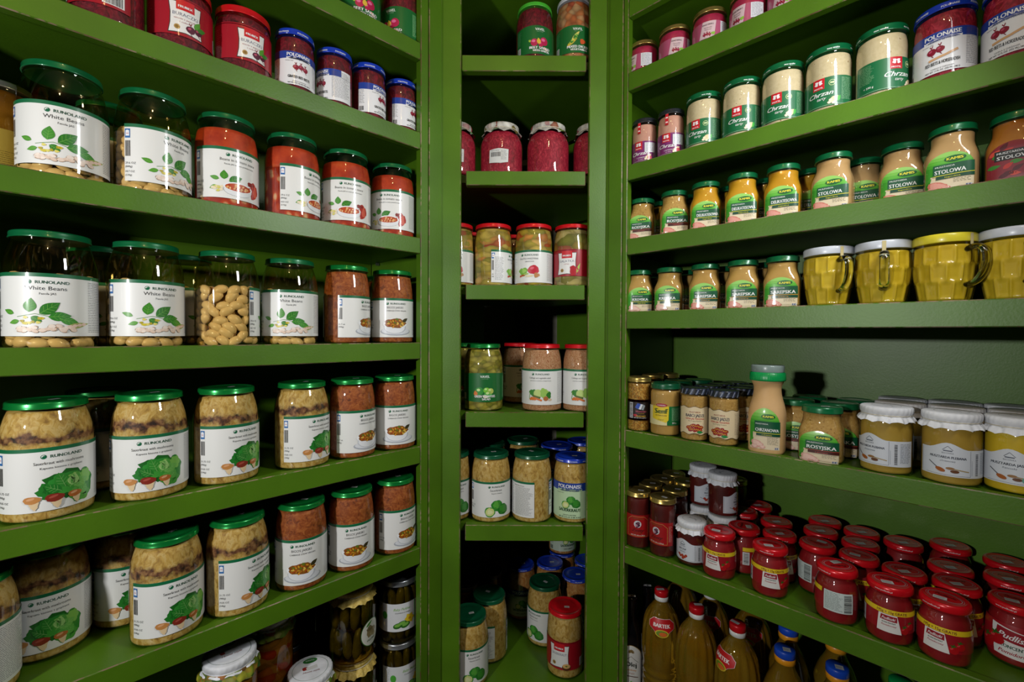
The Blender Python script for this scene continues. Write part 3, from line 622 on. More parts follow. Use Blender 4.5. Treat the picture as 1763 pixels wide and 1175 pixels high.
BEAN_SUB = 'Fasola JAS'
LB = runo_label('White Beans', BEAN_SUB, leaves_beans, 51, 118, ('29.6 OZ', '(840g)', ('18.7 OZ', '(530g)')), tw=43)
P = jar_profile(51, 167, 42, 10, .62, 7)
KIND['bean'] = [('glass_body', lathe('glass_body', P, 'amber_liquid_glass', closed=False), None), ('beans', beans_mesh(P, 110), None),
    ('bean_core', lathe('bean_core', inset(P, 15, 104, 8), 'bean_core'), None), ('lid', lid_mesh(44, 167, 10, 'green_lid'), None), ('label', wrapped(LB, 51, 18), None)]
LT = runo_label('Beans in tomato sauce', 'Fasola JAS w sosie pomidorowym', soup_bowl, 50.5, 118, ('29.6 OZ', '(840g)', ('18.0 OZ', '(510g)')), tw=58, tscale=4.8, sub_h=2.6)
P = std('tombean', 50.5, 167, 42.5, 'green_lid', 'beans_in_sauce', LT, fill=98, sticker=False)
KIND['tombean'].insert(2, ('sauce_top', lathe('sauce_top', [(prof_r(P, z) - 1.5, z) for z in (98, 103, 108, 116, 124, 132, 139)], 'tomato_sauce'), None))
LK = runo_label('Sauerkraut with mushrooms', 'Kapusta kiszona z grzybami', cabbage_mush, 51, 222, ('31.75 OZ', '(900g)', ('19.05 OZ', '(540g)')), tw=54, tscale=4.2)
P = std('kraut', 51, 167, 42, 'bright_green_lid', 'layered_sauerkraut', LK, lz=17)
LG_ = runo_label('BIGOS JARSKI', 'CABBAGE STEW VEGAN', stew_bowl, 48, 225, ('31.7 oz', '(900g)'), tw=36, sub_h=3.1, tscale=4.8)
std('bigos', 48, 167, 42, 'bright_green_lid', 'cabbage_stew', LG_, lz=15)
L0 = runo_label('Sauerkraut', 'Kapusta kiszona', cabbages, 51, 228, ('31.7 OZ', '(900g)'), tw=30)
std('plainkraut', 51, 168, 43.5, 'dark_green_lid', 'sauerkraut', L0, lz=16)
L0 = runo_label('SALATKA WARZYWNA', 'OBIADOWA', lambda A, x, y, k: veg_group(A, x, y + 6, 1.0, 0), 48, 175, ('30.3 OZ', '(860g)'), tw=48, tscale=4.2, H=80)
L0.L(3).rect(-62, 4, -34, 66, 'f2f2f0').L(4).micro(-60, 6, -36, 62, '505050', 2.3, .6, 12)
std('salad', 48, 156, 43, 'red_lid', 'mixed_salad', L0, lz=10, sticker=False)
std('salfru', 48, 155, 42, 'red_lid', 'cucumber_salad', frubex_label('SALATKA', ['LETNIA'], 48, 66, lambda A, x, y, k: (A.L(5).blob(x, y, 11, 12, 'b81828', 3), A.leaf(x + 6, y - 6, 26, 3, 70, 'a8c848'))), lz=26, sticker=False)
def gtom(A):
    for x, y, r, c in [(-14, 24, 11, '2c9430'), (4, 26, 8, '7cc83c'), (14, 24, 8, 'b8c860'), (8, 16, 10, '4cb048')]: A.L(3).ell(x, y, r, r * .9, c).L(4).ell(x - 2, y + 3, r * .4, r * .3, 'd0f0a0')
    A.L(5).leaf(-22, 12, 14, 5, 100, 'e07c30').leaf(-6, 12, 16, 4, -10, 'f0e0c8')
std('tomsal', 50, 168, 41, 'bright_green_lid', 'green_tomato', vavel_label('GREEN TOMATOES', 'SALAD', 50, 66, gtom), lz=28, sticker=False)
L0 = runo_label('Cabbage and vegetable salad', 'SALATKA Z KAPUSTA I WARZYWAMI', lambda A, x, y, k: veg_group(A, x, y + 4, .95, 1), 51, 150, ('30.3 OZ', '(860g)'), tw=54, tscale=4, sub_h=2.3)
std('cabsal', 51, 168, 43.5, 'red_lid', 'shredded_salad', L0, lz=19, sticker=False)
def vb(A):
    for x, y, r in [(-14, 24, 9), (10, 28, 10), (2, 20, 6)]: A.L(3).ell(x, y, r, r, 'c01c50').L(4).ell(x - 2, y + 3, r * .5, r * .35, 'f070a0')
    A.L(5).leaf(-2, 20, 15, 5, 100, 'e8c040').leaf(8, 14, 14, 3, -30, 'f0c8b0').leaf(-22, 26, 7, 3, 150, 'a8c840')
std('vbeet', 47, 140, 41, 'lime_lid', 'beet', vavel_label('BEET SALAD', 'WITH ONION', 47, 62, vb), lz=14, sticker=False, sh0=.66)
def vm(A):
    for i in range(6): A.L(3).leaf(-26 + i * 3, 14 + i * 3, 30, 4, 35 + i * 4, ['e0c040', '5ca838', '2c7c28', '8cc850', 'e8d870', '2c7c28'][i])
    A.L(4).blob(12, 24, 7, 6, 'd85828', 3)
std('vmix', 46, 155, 40, 'white_lid', 'vegetable_mix', vavel_label('MIXED DICED', 'VEGETABLES', 46, 60, vm), lz=16, sticker=False)
BL = ('dfe6ff', [('POLONAISE', -28), ('POLONAISE', 8), ('POLONAISE', 44), ('POLONAISE', -64)])
std('polo', 36, 121, 33, 'blue_lid', 'beet', polo_label([('GRATED RED BEETS', 6, '282828', 1.5), ('SALATKA Z BURAKOW', 2.2, '505050', 0), ('NET WT 12 FL OZ (355 ML) 340 G', 2.6, '383838', 1)], lambda A, x, y, s: beets(A, 2, y + 34 * s, s * .75), 36, 62), lz=14, lid_h=12, sh0=.70, foot=5, sticker=False, lidtext=BL)
def br(A, x, y, s):
    beets(A, -4, 34 * s, s * .8, 2); A.L(6).line([(-18 * s, 24 * s), (4, 28 * s), (20 * s, 34 * s)], 4 * s, 'd8a878')
std('poloradish', 37, 118, 34.5, 'blue_lid', 'bright_beet', polo_label([('RED BEETS & HORSERADISH', 6, '282828', 1.5), ('CWIKLA Z CHRZANEM', 2.4, '505050', 0), ('NET WT 12 FL.OZ. (355 ML) 340 G', 2.8, '383838', 1)], br, 37, 62), lz=13, lid_h=11, sh0=.72, foot=5, sticker=False, lidtext=BL)
std('polokraut', 48.5, 160, 42, 'blue_lid', 'sauerkraut', polo_label([('SAUERKRAUT', 6.5, '184828', 1.6), ('KAPUSTA KISZONA', 2.4, '405040', 0), ('NET WT 31 FL.OZ. (1 LBS. 15 OZ.)', 2.5, '303830', 1)], lambda A, x, y, s: cabbages(A, 2, 22 * s, .62 * s), 48.5, 88, 'c8e4b8'), lz=14, lidtext=BL)
std('polocarrot', 46, 160, 40, 'blue_lid', 'carrot_kraut', polo_label([('SAUERKRAUT', 6.5, '184828', 1.6), ('WITH CARROTS', 3, '405040', 1)], lambda A, x, y, s: cabbages(A, 2, 22 * s, .62 * s), 46, 80, 'c8d8c0'), lz=14, lidtext=BL)
std('frukraut', 48, 167, 42.5, 'red_lid', 'sauerkraut', frubex_label('SAUERKRAUT', [], 48, 72, lambda A, x, y, k: (A.L(5).ell(x, y - 6, 11, 9, '5a2c18'), A.L(6).ell(x, y - 3, 10, 6, 'e0b070'), A.L(7).ell(x, y - 3, 3, 2, '6a7c28'))), lz=26)
std('frubex', 45.5, 119, 42, 'red_lid', 'beet', frubex_label('BURACZKI', ['wiorki z papryka', 'i cebula'], 45.5, 62, lambda A, x, y, k: (beets(A, x, y - 3, .8, 2, '5a1030'), A.L(6).leaf(x - 4, y + 6, 16, 4, 60, '5aa030'), A.leaf(x, y + 6, 14, 4, 20, '3c8428'))), lz=24, lid_h=13, sh0=.74, foot=7, sticker=False)
def pr_label():
    A = Art(); A.L(0).rect(-50, 0, 28, 34, 'b05070'); A.L(1).poly([(-15, 0), (14, 0), (18, 34), (-8, 34)], 'd4b8bc'); A.L(2).text('SANDSBERG', 2, 26, 3, '382028', bold=1, wd=22)
    A.text('Horseradish', 2, 20, 2.6, '503038', italic=True, wd=15).text('Prepared', 2, 16, 2.6, '503038', italic=True, wd=13)
    beets(A, 0, 5, .38); A.L(5).blob(12, 8, 4, 3, '8cbc40', 2); A.L(1).rect(27, 4, 52, 33, 'dcdce2'); A.L(2).micro(29, 6, 50, 31, '606068', 2.1, .5, 6)
    return A
std('pinkrad', 34, 77, 31, 'gold_lid', 'pink_beet', pr_label(), lz=12, lid_h=10, sh0=.66, foot=5, sticker=False)
def chr_label(R, H, base, sub, sub2=None, leftmicro=True):
    A = Art(); k = PI / 180 * R; A.L(0).rect(-95 * k, 0, 95 * k, H, base); A.L(1).rect(-95 * k, 1.4, 95 * k, 1.9, 'a8c8a8')
    A.L(1).rect(-10, H - 19, 8, H, 'c81424').L(2)
    for sx in (1, -1):
        for an, ln in ((40, 7), (-10, 6.5)): A.leaf(-1, H - 8, ln, 2.6, an if sx > 0 else 180 - an, 'f2e8e8')
    A.L(3).leaf(-1, H - 11, 6, .9, 90, 'c81424').L(2).text('MOTYL', -1, H - 17.4, 2.7, 'f2e8e8', bold=1.5, wd=14)
    A.L(2).ell(19, H - 11, 5.2, 5.2, 'b8cc8c').L(3).ell(19, H - 11, 4.2, 4.2, base).L(4).rect(16, H - 12.5, 22, H - 9.5, 'c8d8a0')
    A.L(3).text('Chrzan', 2, H - 31, 8, 'f4f4f0', italic=True, bold=.8, wd=38); A.text(sub, 4, H - 38, 5 if not sub2 else 3.2, 'f4f4f0', italic=True, wd=None)
    if sub2: A.text(sub2, 4, H - 42, 2.6, 'e8d8e0', italic=True)
    for x, y, a in [(14, 4, 40), (20, 3, 60), (16, 8, 30)]: A.L(5).leaf(x, y, 14, 3.4, a, 'e8d0a0').L(6).ell(x + 1, y + 1, 2.6, 2.2, 'f2e4c4')
    if sub2: A.L(7).ell(24, 8, 5, 4.5, 'c02838')
    else: A.L(4).leaf(24, 6, 12, 4, 50, '3cac38')
    A.L(2).micro(33, 8, 52, H - 4, 'a8d0a8', 2, .5, 5)
    if leftmicro: A.micro(-54, 16, -30, H - 4, '90c090', 2, .5, 6); A.text('= 290 g', -38, 8, 3.4, 'f0f4ea', bold=.8)
    return A
WT = ('e8f4ec', [('moc smaku', -22), ('moc smaku', 20), ('moc smaku', 60), ('moc smaku', -62)])
std('chrzan', 35.5, 119, 33, 'green_lid', 'horseradish', chr_label(35.5, 50, '0e6a3c', 'tarty'), lz=12, lid_h=12, sh0=.70, foot=6, sticker=False, lidtext=WT)
A = Art(); A.L(0).rect(-3.6, 0, 3.6, 32, 'c81424'); [A.L(1).leaf(0, y, 3, 1.2, a, 'f0d8d8') for y in (6, 16, 26) for a in (40, 140, -10, 190)]
L0 = chr_label(29, 46, '7a2468', 'z zurawina', 'na ostro', False); L0.L(7).rect(13, 20, 36, 42, 'dfe0e4').L(8).micro(15, 21, 34, 41, '606870', 2, .5, 3)
std('chrzpink', 29, 108, 26.5, 'black_lid', 'pink_horseradish', L0, lz=8, lid_h=11, sh0=.66, foot=5, sticker=False, extra=[('seal_strip', A.build('seal_strip', ('wrap', 29.3, 72, lambda t, z: 27.6 if z > 90 else 28.6, 6)), None)])

# mustard jars with a wide, softly squared body and a narrow neck
def superell(t, n):
    c, s = abs(math.cos(t)), abs(math.sin(t)); return (c ** n + s ** n) ** (-1 / n)
def squar(R, H, neck):
    prof = [(R * .8, 1.0), (R - 5, 0), (R - 1.5, 1.4), (R, 6), (R, H * .50)]
    for i in range(1, 8):
        t = i / 7; prof.append((R - (R - neck) * (t * t * (3 - 2 * t)), H * .50 + H * .30 * t))
    prof += [(neck, H - 13), (neck + .7, H - 12), (neck - 1, H - 10.5), (neck - 1.2, H - 3)]
    def k_of(z): return max(0, min(1, (H * .80 - z) / (H * .26)))
    def shape(t, r, z):
        n = 2 + 1.9 * k_of(z); f = superell(t, n); m = 2 ** (.5 - 1 / n)
        return (r * f / (1 + (m - 1) * .35), z)
    return prof, shape
def kamis(key, H, content, name, note, stripe, meat, lid='green_lid', R=33.5, neck=26, chili=False, sticker=False):
    prof, shape = squar(R, H, neck)
    surf = lambda t, z: shape(t, prof_r(prof, z), z)[0]
    ins = [(max(1, r - 1.5), z) for r, z in inset(prof, 0, H - 13)]
    KIND[key] = [('glass_body', lathe('glass_body', prof, 'clear_glass', 72, shape, False), None), ('contents', lathe('contents', ins, content, 72, shape), None),
        ('lid', lid_mesh(neck + 2, H, 11, lid), None), ('label', kamis_label(name, note, stripe, meat, 50, H * .55, chili).build('label', ('wrap', 31.5, 3.5, surf, 6), 3.5), None)]
    if sticker: KIND[key].append(('price_sticker', price_tag(H - .4), 'lid'))
kamis('kros', 99, 'mustard_grain', 'ROSYJSKA', 'z gorczyca', 'b03428', 'ham'); kamis('kdel', 103, 'mustard_yellow', 'DELIKATESOWA', 'lagodna', 'e8dc30', 'ham')
kamis('ksto', 103, 'mustard_pale', 'STOLOWA', 'lagodna', 'e8dc30', 'ham'); kamis('kchi', 103, 'mustard_orange', 'STOLOWA', '', 'b03428', 'ham', chili=True)
kamis('kkre', 100, 'mustard_smooth', 'KREMSKA', 'lagodna', 'e8dc30', 'pale'); kamis('ksar', 99, 'mustard_smooth', 'SAREPSKA', 'ostra', 'e8a020', 'ham')
kamis('kbig', 99, 'mustard_grain', 'ROSYJSKA', 'z gorczyca', 'b03428', 'pale', sticker=True, R=36.5, neck=29)
# tall squeeze bottle
H = 168; prof = [(27, 1), (30, 0), (33, 2), (34, 8), (34, 66)] + [(34 - 10.5 * (math.sin(PI / 2 * i / 8)) ** 2, 66 + 56 * i / 8) for i in range(1, 9)] + [(24, 128), (28, 137), (28, 140), (26, 142), (26, 150)]
prof = prof[:1] + smooth_prof(prof[1:], 1)
bt = lambda t, r, z: (r * superell(t, 2 + 1.0 * max(0, min(1, (95 - z) / 40))) / (1 + .09 * max(0, min(1, (95 - z) / 40))), z)
cap = [(29, 138), (30.5, 138.5), (30.8, 141), (30.8, 153), (29.0, 154.5)]; ov = [(27.8, 154), (28.2, 156), (28.8, 166), (27.8, 168), (.01, 168)]
KIND['kbottle'] = [('plastic_body', lathe('plastic_body', prof, 'mustard_pale', 72, bt), None),
    ('cap', lathe('cap', cap, 'green_plastic', 144, lambda t, r, z: (r + (.4 * math.cos(48 * t) if 140 < z < 152 else 0), z)), None),
    ('clear_overcap', lathe('clear_overcap', ov, 'grey_plastic'), 'cap'),
    ('label', kamis_label('CHRZANOWA', 'z chrzanem', 'e8dc30', 'pale', 50, 78).build('label', ('wrap', 32, 10, lambda t, z: bt(t, prof_r(prof, z), z)[0], 8), 4), None)]
# dimpled mustard mugs
def mug_r(t, r, z):
    if z < 4 or z > 92: return (r, z)
    row = int((z - 6) / 27) if z > 6 else 0; fz = ((z - 6) % 27) / 27; n = 12; ft = ((t / (2 * PI) * n + .5 * (row % 2)) % 1)
    if z > 86: return (r, z)
    e = min(min(fz, 1 - fz) * 27, min(ft, 1 - ft) * 2 * PI * r / n)
    return (r + 1.9 * math.exp(-(e / 1.2) ** 2) - 1.3 * (1 - math.exp(-(e / 2.6) ** 2)) + .3, z)
mp = [(25, .5), (28, 0), (29.5, 1.5)] + [(29.5 + 8.2 * math.sin(PI / 2 * min(1, (z - 3) / 66)) - (1.2 * max(0, (z - 70) / 26)), z) for z in [3 + 1.5 * i for i in range(63)]]
inner = [(r - 5.5, z + 5) for r, z in mp[2::3] if z < 84]
def tube(name, pts, rx, ry, mat, seg=14):
    v, f = [], []; P_ = [Vector(p) for p in pts]
    for i, p in enumerate(P_):
        d = (P_[min(i + 1, len(P_) - 1)] - P_[max(i - 1, 0)]).normalized(); s_ = Vector((1, 0, 0)) if abs(d.x) < .9 else Vector((0, 1, 0)); n = d.cross(s_).normalized(); b = d.cross(n).normalized()
        for k in range(seg):
            a = 2 * PI * k / seg; q = p + n * math.cos(a) * ry + b * math.sin(a) * rx; v.append(tuple(q * MM))
    for i in range(len(P_) - 1):
        for k in range(seg): a = i * seg + k; b_ = i * seg + (k + 1) % seg; f.append((a, b_, b_ + seg, a + seg))
    f += [tuple(reversed(range(seg))), tuple(range(len(v) - seg, len(v)))]
    return mesh_from(name, v, f, mat)
hp = [(0, -33, 80), (0, -40, 84), (0, -50, 83), (0, -57, 76), (0, -59, 64), (0, -57, 50), (0, -52, 38), (0, -44, 30), (0, -33, 27)]
hp = [(0, a, b) for a, b in smooth_prof([(p[1], p[2]) for p in hp], 2)]
for kk, lm in (('mug', 'white_lid'), ('mugy', 'yellow_lid')):
    KIND[kk] = [('glass_body', lathe('glass_body', mp, 'clear_glass', 192, mug_r, False), None), ('contents', lathe('contents', [(20, 4)] + [(r - 2.0, z) for r, z in mp[4::2] if z < 90], 'mustard_mug', 144, lambda t, r, z: (mug_r(t, r, z)[0], z)), None),
        ('handle', tube('handle', hp, 6.5, 4.2, 'thick_glass'), None), ('lid', lathe('lid', [(37, 92), (38.2, 92), (38.6, 93), (38.6, 103), (37.6, 105.4), (35, 106), (.01, 106)], lm, 72), None)]
    A = Art(); A.L(0).rect(-2.6, 0, 2.6, 24, 'd8c890'); KIND[kk].append(('seal_strip', A.build('seal_strip', ('wrap', 38.7, 80), 5), None))

# seed jar, table mustards, wrapped caps
A = Art(); A.L(0).rect(-62, 0, 50, 48, '281c1c'); A.rect(-62, 42, 50, 48, 'c81c24').rect(-62, 0, 50, 4.5, 'c81c24'); A.L(1).rect(-24, 5, -15, 41, 'dcdce0').L(2).bars(-23, 6, -16, 40, seed=3, vert=True)
A.L(1).poly([(-10, 30), (-4, 40), (4, 38), (-2, 26)], '2c50b0').poly([(-3, 27), (3, 38), (8, 37), (3, 25)], 'e0e4ec').poly([(4, 25), (9, 37), (13, 34), (9, 24)], '98a0a8'); A.L(2).text('Victorian', 4, 19, 4.4, 'c86070', italic=True, bold=1, wd=24)
A.text('COUNTRY', 4, 15, 2, 'c8a040', wd=14).text('MUSTARD', 4, 8.5, 3.4, 'd8a83c', bold=1.5, wd=22).text('NET WT. 8.0 oz (227 g)', 2, 5.3, 2.1, 'e8e8e0', bold=1, wd=28); A.L(1).blob(-9, 12, 4, 3, 'b82030', 2)
std('seed', 26, 127, 25, 'gold_lid', 'mustard_seed', A, lz=28, lid_h=11, sh0=.80, foot=5, sticker=False)
A = Art(); A.L(0).rect(-50, 0, 0, 42, 'e4d8a0').rect(0, 0, 46, 42, '106c34'); A.L(1).poly([(-34, 14), (-2, 6), (3, 12), (4, 42), (-34, 42)], 'e8cc30'); A.L(2).ell(-12, 44, 12, 4, 'a81838').L(3).text('PODRAVKA', -12, 42.7, 2.4, 'f0e8e8', bold=1, wd=18)
A.L(2).text('Senf', -13, 26, 11, '1c4c24', bold=3, wd=30).text('ESTRAGON', -13, 20, 3, '705018', bold=1, wd=24).text('Original', -13, 11, 2.8, '606030', italic=True); A.micro(10, 10, 40, 38, 'a8d0a8', 2.4, .6, 4).text('350 g', 16, 4, 3.4, 'f0f0e8', bold=1)
std('senf', 33, 117, 30, 'dark_green_lid', 'mustard_smooth', A, lz=26, lid_h=12, sh0=.78, foot=5, sticker=False)
A = Art(); top = [(-48 + 96 * i / 32, 56 + 1.6 * math.cos(i * PI / 4)) for i in range(33)]; bot = [(-48 + 96 * i / 32, 1.6 * math.cos(i * PI / 4)) for i in range(33)]
A.L(0).poly(bot + top[::-1], 'e8d4ac'); A.L(1).line(top, .8, '402c20').line(bot, .8, '402c20').text('MUSZTARDA', 0, 44, 3.2, 'a04038', bold=.6, wd=22).text('BABCI JADZI', 0, 35.5, 6.4, '28344c', bold=1.4, wd=37).text('OSTRA JAK TESCIOWA', 0, 30, 3.4, 'c03028', bold=1.4, wd=38).text('Hot Original Mustard', 0, 26, 2.2, '606040', wd=26)
for i, (x, y) in enumerate([(-11, 13), (-4, 17), (4, 16), (11, 14), (-7, 9), (2, 9), (9, 8)]): A.L(2).ell(x, y, 6.4, 4, '9c2424', 20 * (i % 3)); A.L(3).line([(x - 4, y - 1), (x - 2, y + 2), (x, y - 1), (x + 2, y + 2), (x + 4, y - 1)], .8, 'e8b040')
A.L(4).leaf(4, 4, 13, 3, 0, '2c8c48'); A.L(1).micro(30, 6, 44, 50, '706050', 2.6, .6, 4)
W = Art()
for i in range(16):
    u = -92 + i * 11.5; W.L(0).poly([(u, 0), (u + 5.2, 0), (u + 10, 12.5), (u + 4.8, 12.5)], ['2c3a5c', '485068'][i % 2]); W.L(1).text(['FOR YOUR', 'PROTECTION', 'SEALED'][i % 3], u + 5, 5, 2.1, 'c0c8d4', rot=62, bold=1, wd=11)
std('babci', 28.5, 113, 26.5, 'black_lid', 'mustard_grain', A, lz=18, lid_h=12.5, sh0=.80, foot=4, sticker=False, extra=[('cap_wrap', W.build('cap_wrap', ('wrap', 28.9, 100.2)), 'lid')])

def cloth_cap(R, H, drop, top_mat, waves=14, amp=3.5, flare=5, name='paper_cap', rs=3):
    """sheet of paper or cloth folded over the lid and tied below it"""
    zt = H; rnd = random.Random(rs); ph = [rnd.random() * 6 for _ in range(3)]
    pr = [(.01, zt), (R * .6, zt), (R - 1.5, zt - .2), (R + .6, zt - 1.6), (R + .9, zt - 6), (R + .4, zt - 11), (R - 1.2, zt - 13.5), (R - .2, zt - 16), (R + flare * .5, zt - 13.5 - drop * .5), (R + flare, zt - 13.5 - drop)]
    def rf(t, r, z):
        d = max(0, min(1, (zt - 12 - z) / drop)); w = math.sin(waves * t + ph[0]) + .5 * math.sin(waves * 2.3 * t + ph[1])
        crin = .35 * math.sin(29 * t + z) * (1 if r > R * .9 else 0)
        return (r + d * w * 1.5 + crin, z + d * amp * (abs(math.sin(waves * t / 2 + ph[2])) - .5))
    return lathe(name, pr[::-1], top_mat, 168, rf, closed=False)
def ring(name, R, z, th, mat):
    return lathe(name, [(R + th * math.cos(a), z + th * math.sin(a)) for a in [2 * PI * i / 8 for i in range(9)]], mat, 72, closed=False)
A = Art(); A.L(0).poly([(-26, 0), (4, -2), (22, 1), (23, 32), (-2, 34), (-25, 31)], 'd8d8d4'); A.L(1).bars(-21, 14, 3, 25, seed=4).micro(4, 5, 20, 29, '606060', 2.2, .6, 5, vert=False).micro(-21, 27, 3, 30, '606060', 2, .6, 7)
P = jar_profile(54, 131, 42, 14, .62, 10); PB = P
base = [('glass_body', lathe('glass_body', P, 'clear_glass', closed=False), None), ('contents', lathe('contents', inset(P, 1.5, 112), 'bright_beet'), None), ('paper_cap', cloth_cap(43, 135, 11, 'cap_print', 9, 6, 7), None), ('string', ring('string', 42.6, 121.6, .9, 'string'), 'paper_cap')]
KIND['clothbeet'] = base + [('label', wrapped(A, 54, 30, P), None)]
def capjar(key, R, H, content, label, lz, neck, capm='paper_cap', sh0=.66, sticker=False, drop=10, glass='clear_glass', amp=3, waves=11, toptext=None):
    P = jar_profile(R, H - 1.5, neck, 13, sh0, 6)
    KIND[key] = [('glass_body', lathe('glass_body', P, glass, closed=False), None), ('contents', lathe('contents', inset(P, 1.5, H - 16), content), None),
        ('paper_cap', cloth_cap(neck + 1.5, H, drop, capm, waves, amp, 4), None), ('string', ring('string', neck + .8, H - 13.4, .7, 'string'), 'paper_cap')]
    if label: KIND[key].append(('label', wrapped(label, R, lz), None))
    if toptext:
        T = Art(); T.L(0).text(toptext[0], 0, 2, 4, toptext[1], italic=True); T.line([(20 * math.cos(a), 18 * math.sin(a)) for a in [2 * PI * i / 40 for i in range(41)]], .5, toptext[1]).line([(-12, -3), (0, 9), (12, -3)], .6, toptext[1]); KIND[key].append(('cap_print', T.build('cap_print', ('top', H)), 'paper_cap'))
    return P
capjar('pleb', 35, 110, 'mustard_tan', plebana_label('MUSZTARDA PLEBANA', 'chrzanowa', 35, 50), 16, 32.5, toptext=('Bacowka', '808890'))
capjar('jasn', 35, 110, 'mustard_mug', plebana_label('MUSZTARDA JASNIE', 'francuska', 35, 50, True), 16, 32.5, toptext=('Bacowka', '808890'))
KIND['jasn'][1] = ('contents', KIND['jasn'][1][1], None)
capjar('keczup', 31, 94, 'ketchup', plebana_label('KECZUP', 'pikantny', 31, 46, ketchup=True), 12, 28, toptext=('Bacowka', '808890'))
# gold-lidded ketchup
A = Art(); A.L(0).rect(-44, 0, 38, 52, 'a81418'); A.L(1).line([(-24, 3), (24, 3), (24, 40), (14, 48), (-14, 48), (-24, 40), (-24, 3)], .7, 'c89c50').text('WINKRALL', 0, 42, 3.6, '7c5424', bold=1, wd=26).ell(-1, 31, 8.4, 8.4, 'd8d8dc')
A.L(2).blob(-1, 29, 5, 6, '50283c', 3).blob(1, 34, 3.4, 3, '784858', 4).L(3).ell(-3, 28, 2, 3, 'c88ca0', 20); A.L(2).text('Zesty', 0, 14, 6.5, '601414', italic=True, bold=2, wd=30).text('KETCHUP', 0, 9, 3, '804018', bold=1).text('NET WT. 8.8 oz (250 g)', 0, 4.2, 2.6, 'e8d8d0', bold=1, wd=32)
A.L(1).micro(27, 8, 36, 44, 'd8b0a0', 2.4, .6, 4)
std('gold', 28.5, 132, 27, 'gold_lid', 'ketchup', A, lz=29, lid_h=11, sh0=.80, foot=5)
# tomato paste
def paste(key, label, lz):
    P = [(24, 1), (27, 0), (30, 2), (32, 10), (32.4, 24), (32.4, 47), (31.6, 58), (29.6, 67), (27.2, 73), (25.8, 77), (26.5, 79), (26.5, 82), (25, 91)]; P = P[:1] + smooth_prof(P[1:], 2)
    A = Art(); A.L(0).text('www.pudliszki.pl', -8, 3, 2.5, 'f0d8d8', bold=1).text('www.pudliszki.pl', 60, 3, 2.5, 'f0d8d8', bold=1)
    T = Art(); T.L(0).line([(20 * math.cos(a), 14 * math.sin(a)) for a in [2 * PI * i / 40 for i in range(41)]], .9, 'b89c9c').line([(22.5 * math.cos(a), 17 * math.sin(a)) for a in [2 * PI * i / 40 for i in range(41)]], .5, 'b89c9c').text('Pudliszki', 0, 2, 5, '5a0810', italic=True, bold=1.5, wd=26).text('od 1920', 0, -6, 2.6, '5a0810', italic=True)
    KIND[key] = [('glass_body', lathe('glass_body', P, 'clear_glass', closed=False), None), ('contents', lathe('contents', inset(P, 1.5, 77), 'paste_red'), None), ('lid', round_lid(30.4, 94, 12.5, 'red_lid'), None),
        ('lid_print', A.build('lid_print', ('wrap', 30.75, 83)), 'lid'), ('lid_emblem', T.build('lid_emblem', ('top', 93.6)), 'lid'), ('price_sticker', price_tag(93.85, -3, -9, 16, 10, 15), 'lid'), ('label', wrapped(label, 32.4, lz, P), None)]
paste('paste', paste_label(32.4, 38), 21); paste('pastebig', paste_label(32.4, 50, True), 14)
# pickles
def pickles_mesh(P, z0, z1, n=11, seed=3):
    rnd = random.Random(seed); v, f = [], []; ir = prof_r(P, (z0 + z1) / 2) - 13
    rows = max(1, round((z1 - z0) / 62))
    for w_ in range(rows):
        for k in range(n):
            t = 2 * PI * k / n + w_; x, y = ir * math.sin(t), -ir * math.cos(t); zc = z0 + (z1 - z0) * (w_ + .5) / rows; hl = (z1 - z0) / rows / 2 - 1; lean = rnd.uniform(-6, 6); o = len(v)
            for i in range(11):
                q = -1 + 2 * i / 10; rr = 10.5 * max(.05, (1 - abs(q) ** 3.2)) ** .5
                for j in range(12):
                    a = 2 * PI * j / 12; wr = rr * (1 + .05 * math.sin(5 * a + 3 * q * 4)); v.append(((x + lean * q + wr * math.cos(a)) * MM, (y + wr * math.sin(a)) * MM, (zc + hl * q) * MM))
            for i in range(10):
                for j in range(12): a = o + i * 12 + j; b = o + i * 12 + (j + 1) % 12; f.append((a, b, b + 12, a + 12))
    return mesh_from('pickles', v, f, 'cucumber')
P = jar_profile(52, 158, 43, 13, .70, 8)
A = Art(); A.L(0).ell(0, 30, 27, 30, '3a6c2c', n=32).L(1).ell(0, 30, 25.4, 28.4, 'dcdcd0', n=32); A.L(2).blob(0, 32, 14, 11, '8c7c54', 3).blob(-5, 40, 7, 6, '6a5c40', 5).blob(6, 26, 8, 7, 'b0a078', 6); A.text('OGORKI', 0, 12, 4.5, '3a5c2c', bold=1.2); A.L(2).leaf(-14, 46, 20, 3, 30, '4a8a34')
KIND['clothpick'] = [('glass_body', lathe('glass_body', P, 'pickle_glass', closed=False), None), ('pickles', pickles_mesh(P, 8, 140, 11), None), ('brine_core', lathe('brine_core', inset(P, 24, 136, 6), 'dark_preserve'), None),
    ('cloth_cap', cloth_cap(44, 160, 16, 'cloth_yellow', 14, 5, 8, 'cloth_cap'), None), ('string', ring('string', 43.4, 146.6, 1.1, 'string'), 'cloth_cap'), ('label', wrapped(A, 52, 30), None)]
A = Art(); A.L(0).rect(-68, 0, 66, 66, 'e4e6e8'); A.L(1).rect(34, 0, 36, 66, '40b040').ell(-40, 38, 7, 9, '4cae34'); A.L(2).text('Baby Pickles', 2, 50, 6, '7cbc28', italic=True, wd=40).text('Cucumbers in vinegar', 4, 43, 3, '404040', italic=True, wd=36)
for x, y in [(-8, 14), (2, 18), (10, 14)]: A.L(4).ell(x, y, 11, 6.6, '2c6c20', 15).L(5).ell(x, y + 1.5, 8, 3.6, '7cb84c', 15)
for a in range(0, 360, 60): A.L(3).leaf(20, 27, 13, 5, a, 'e8c828')
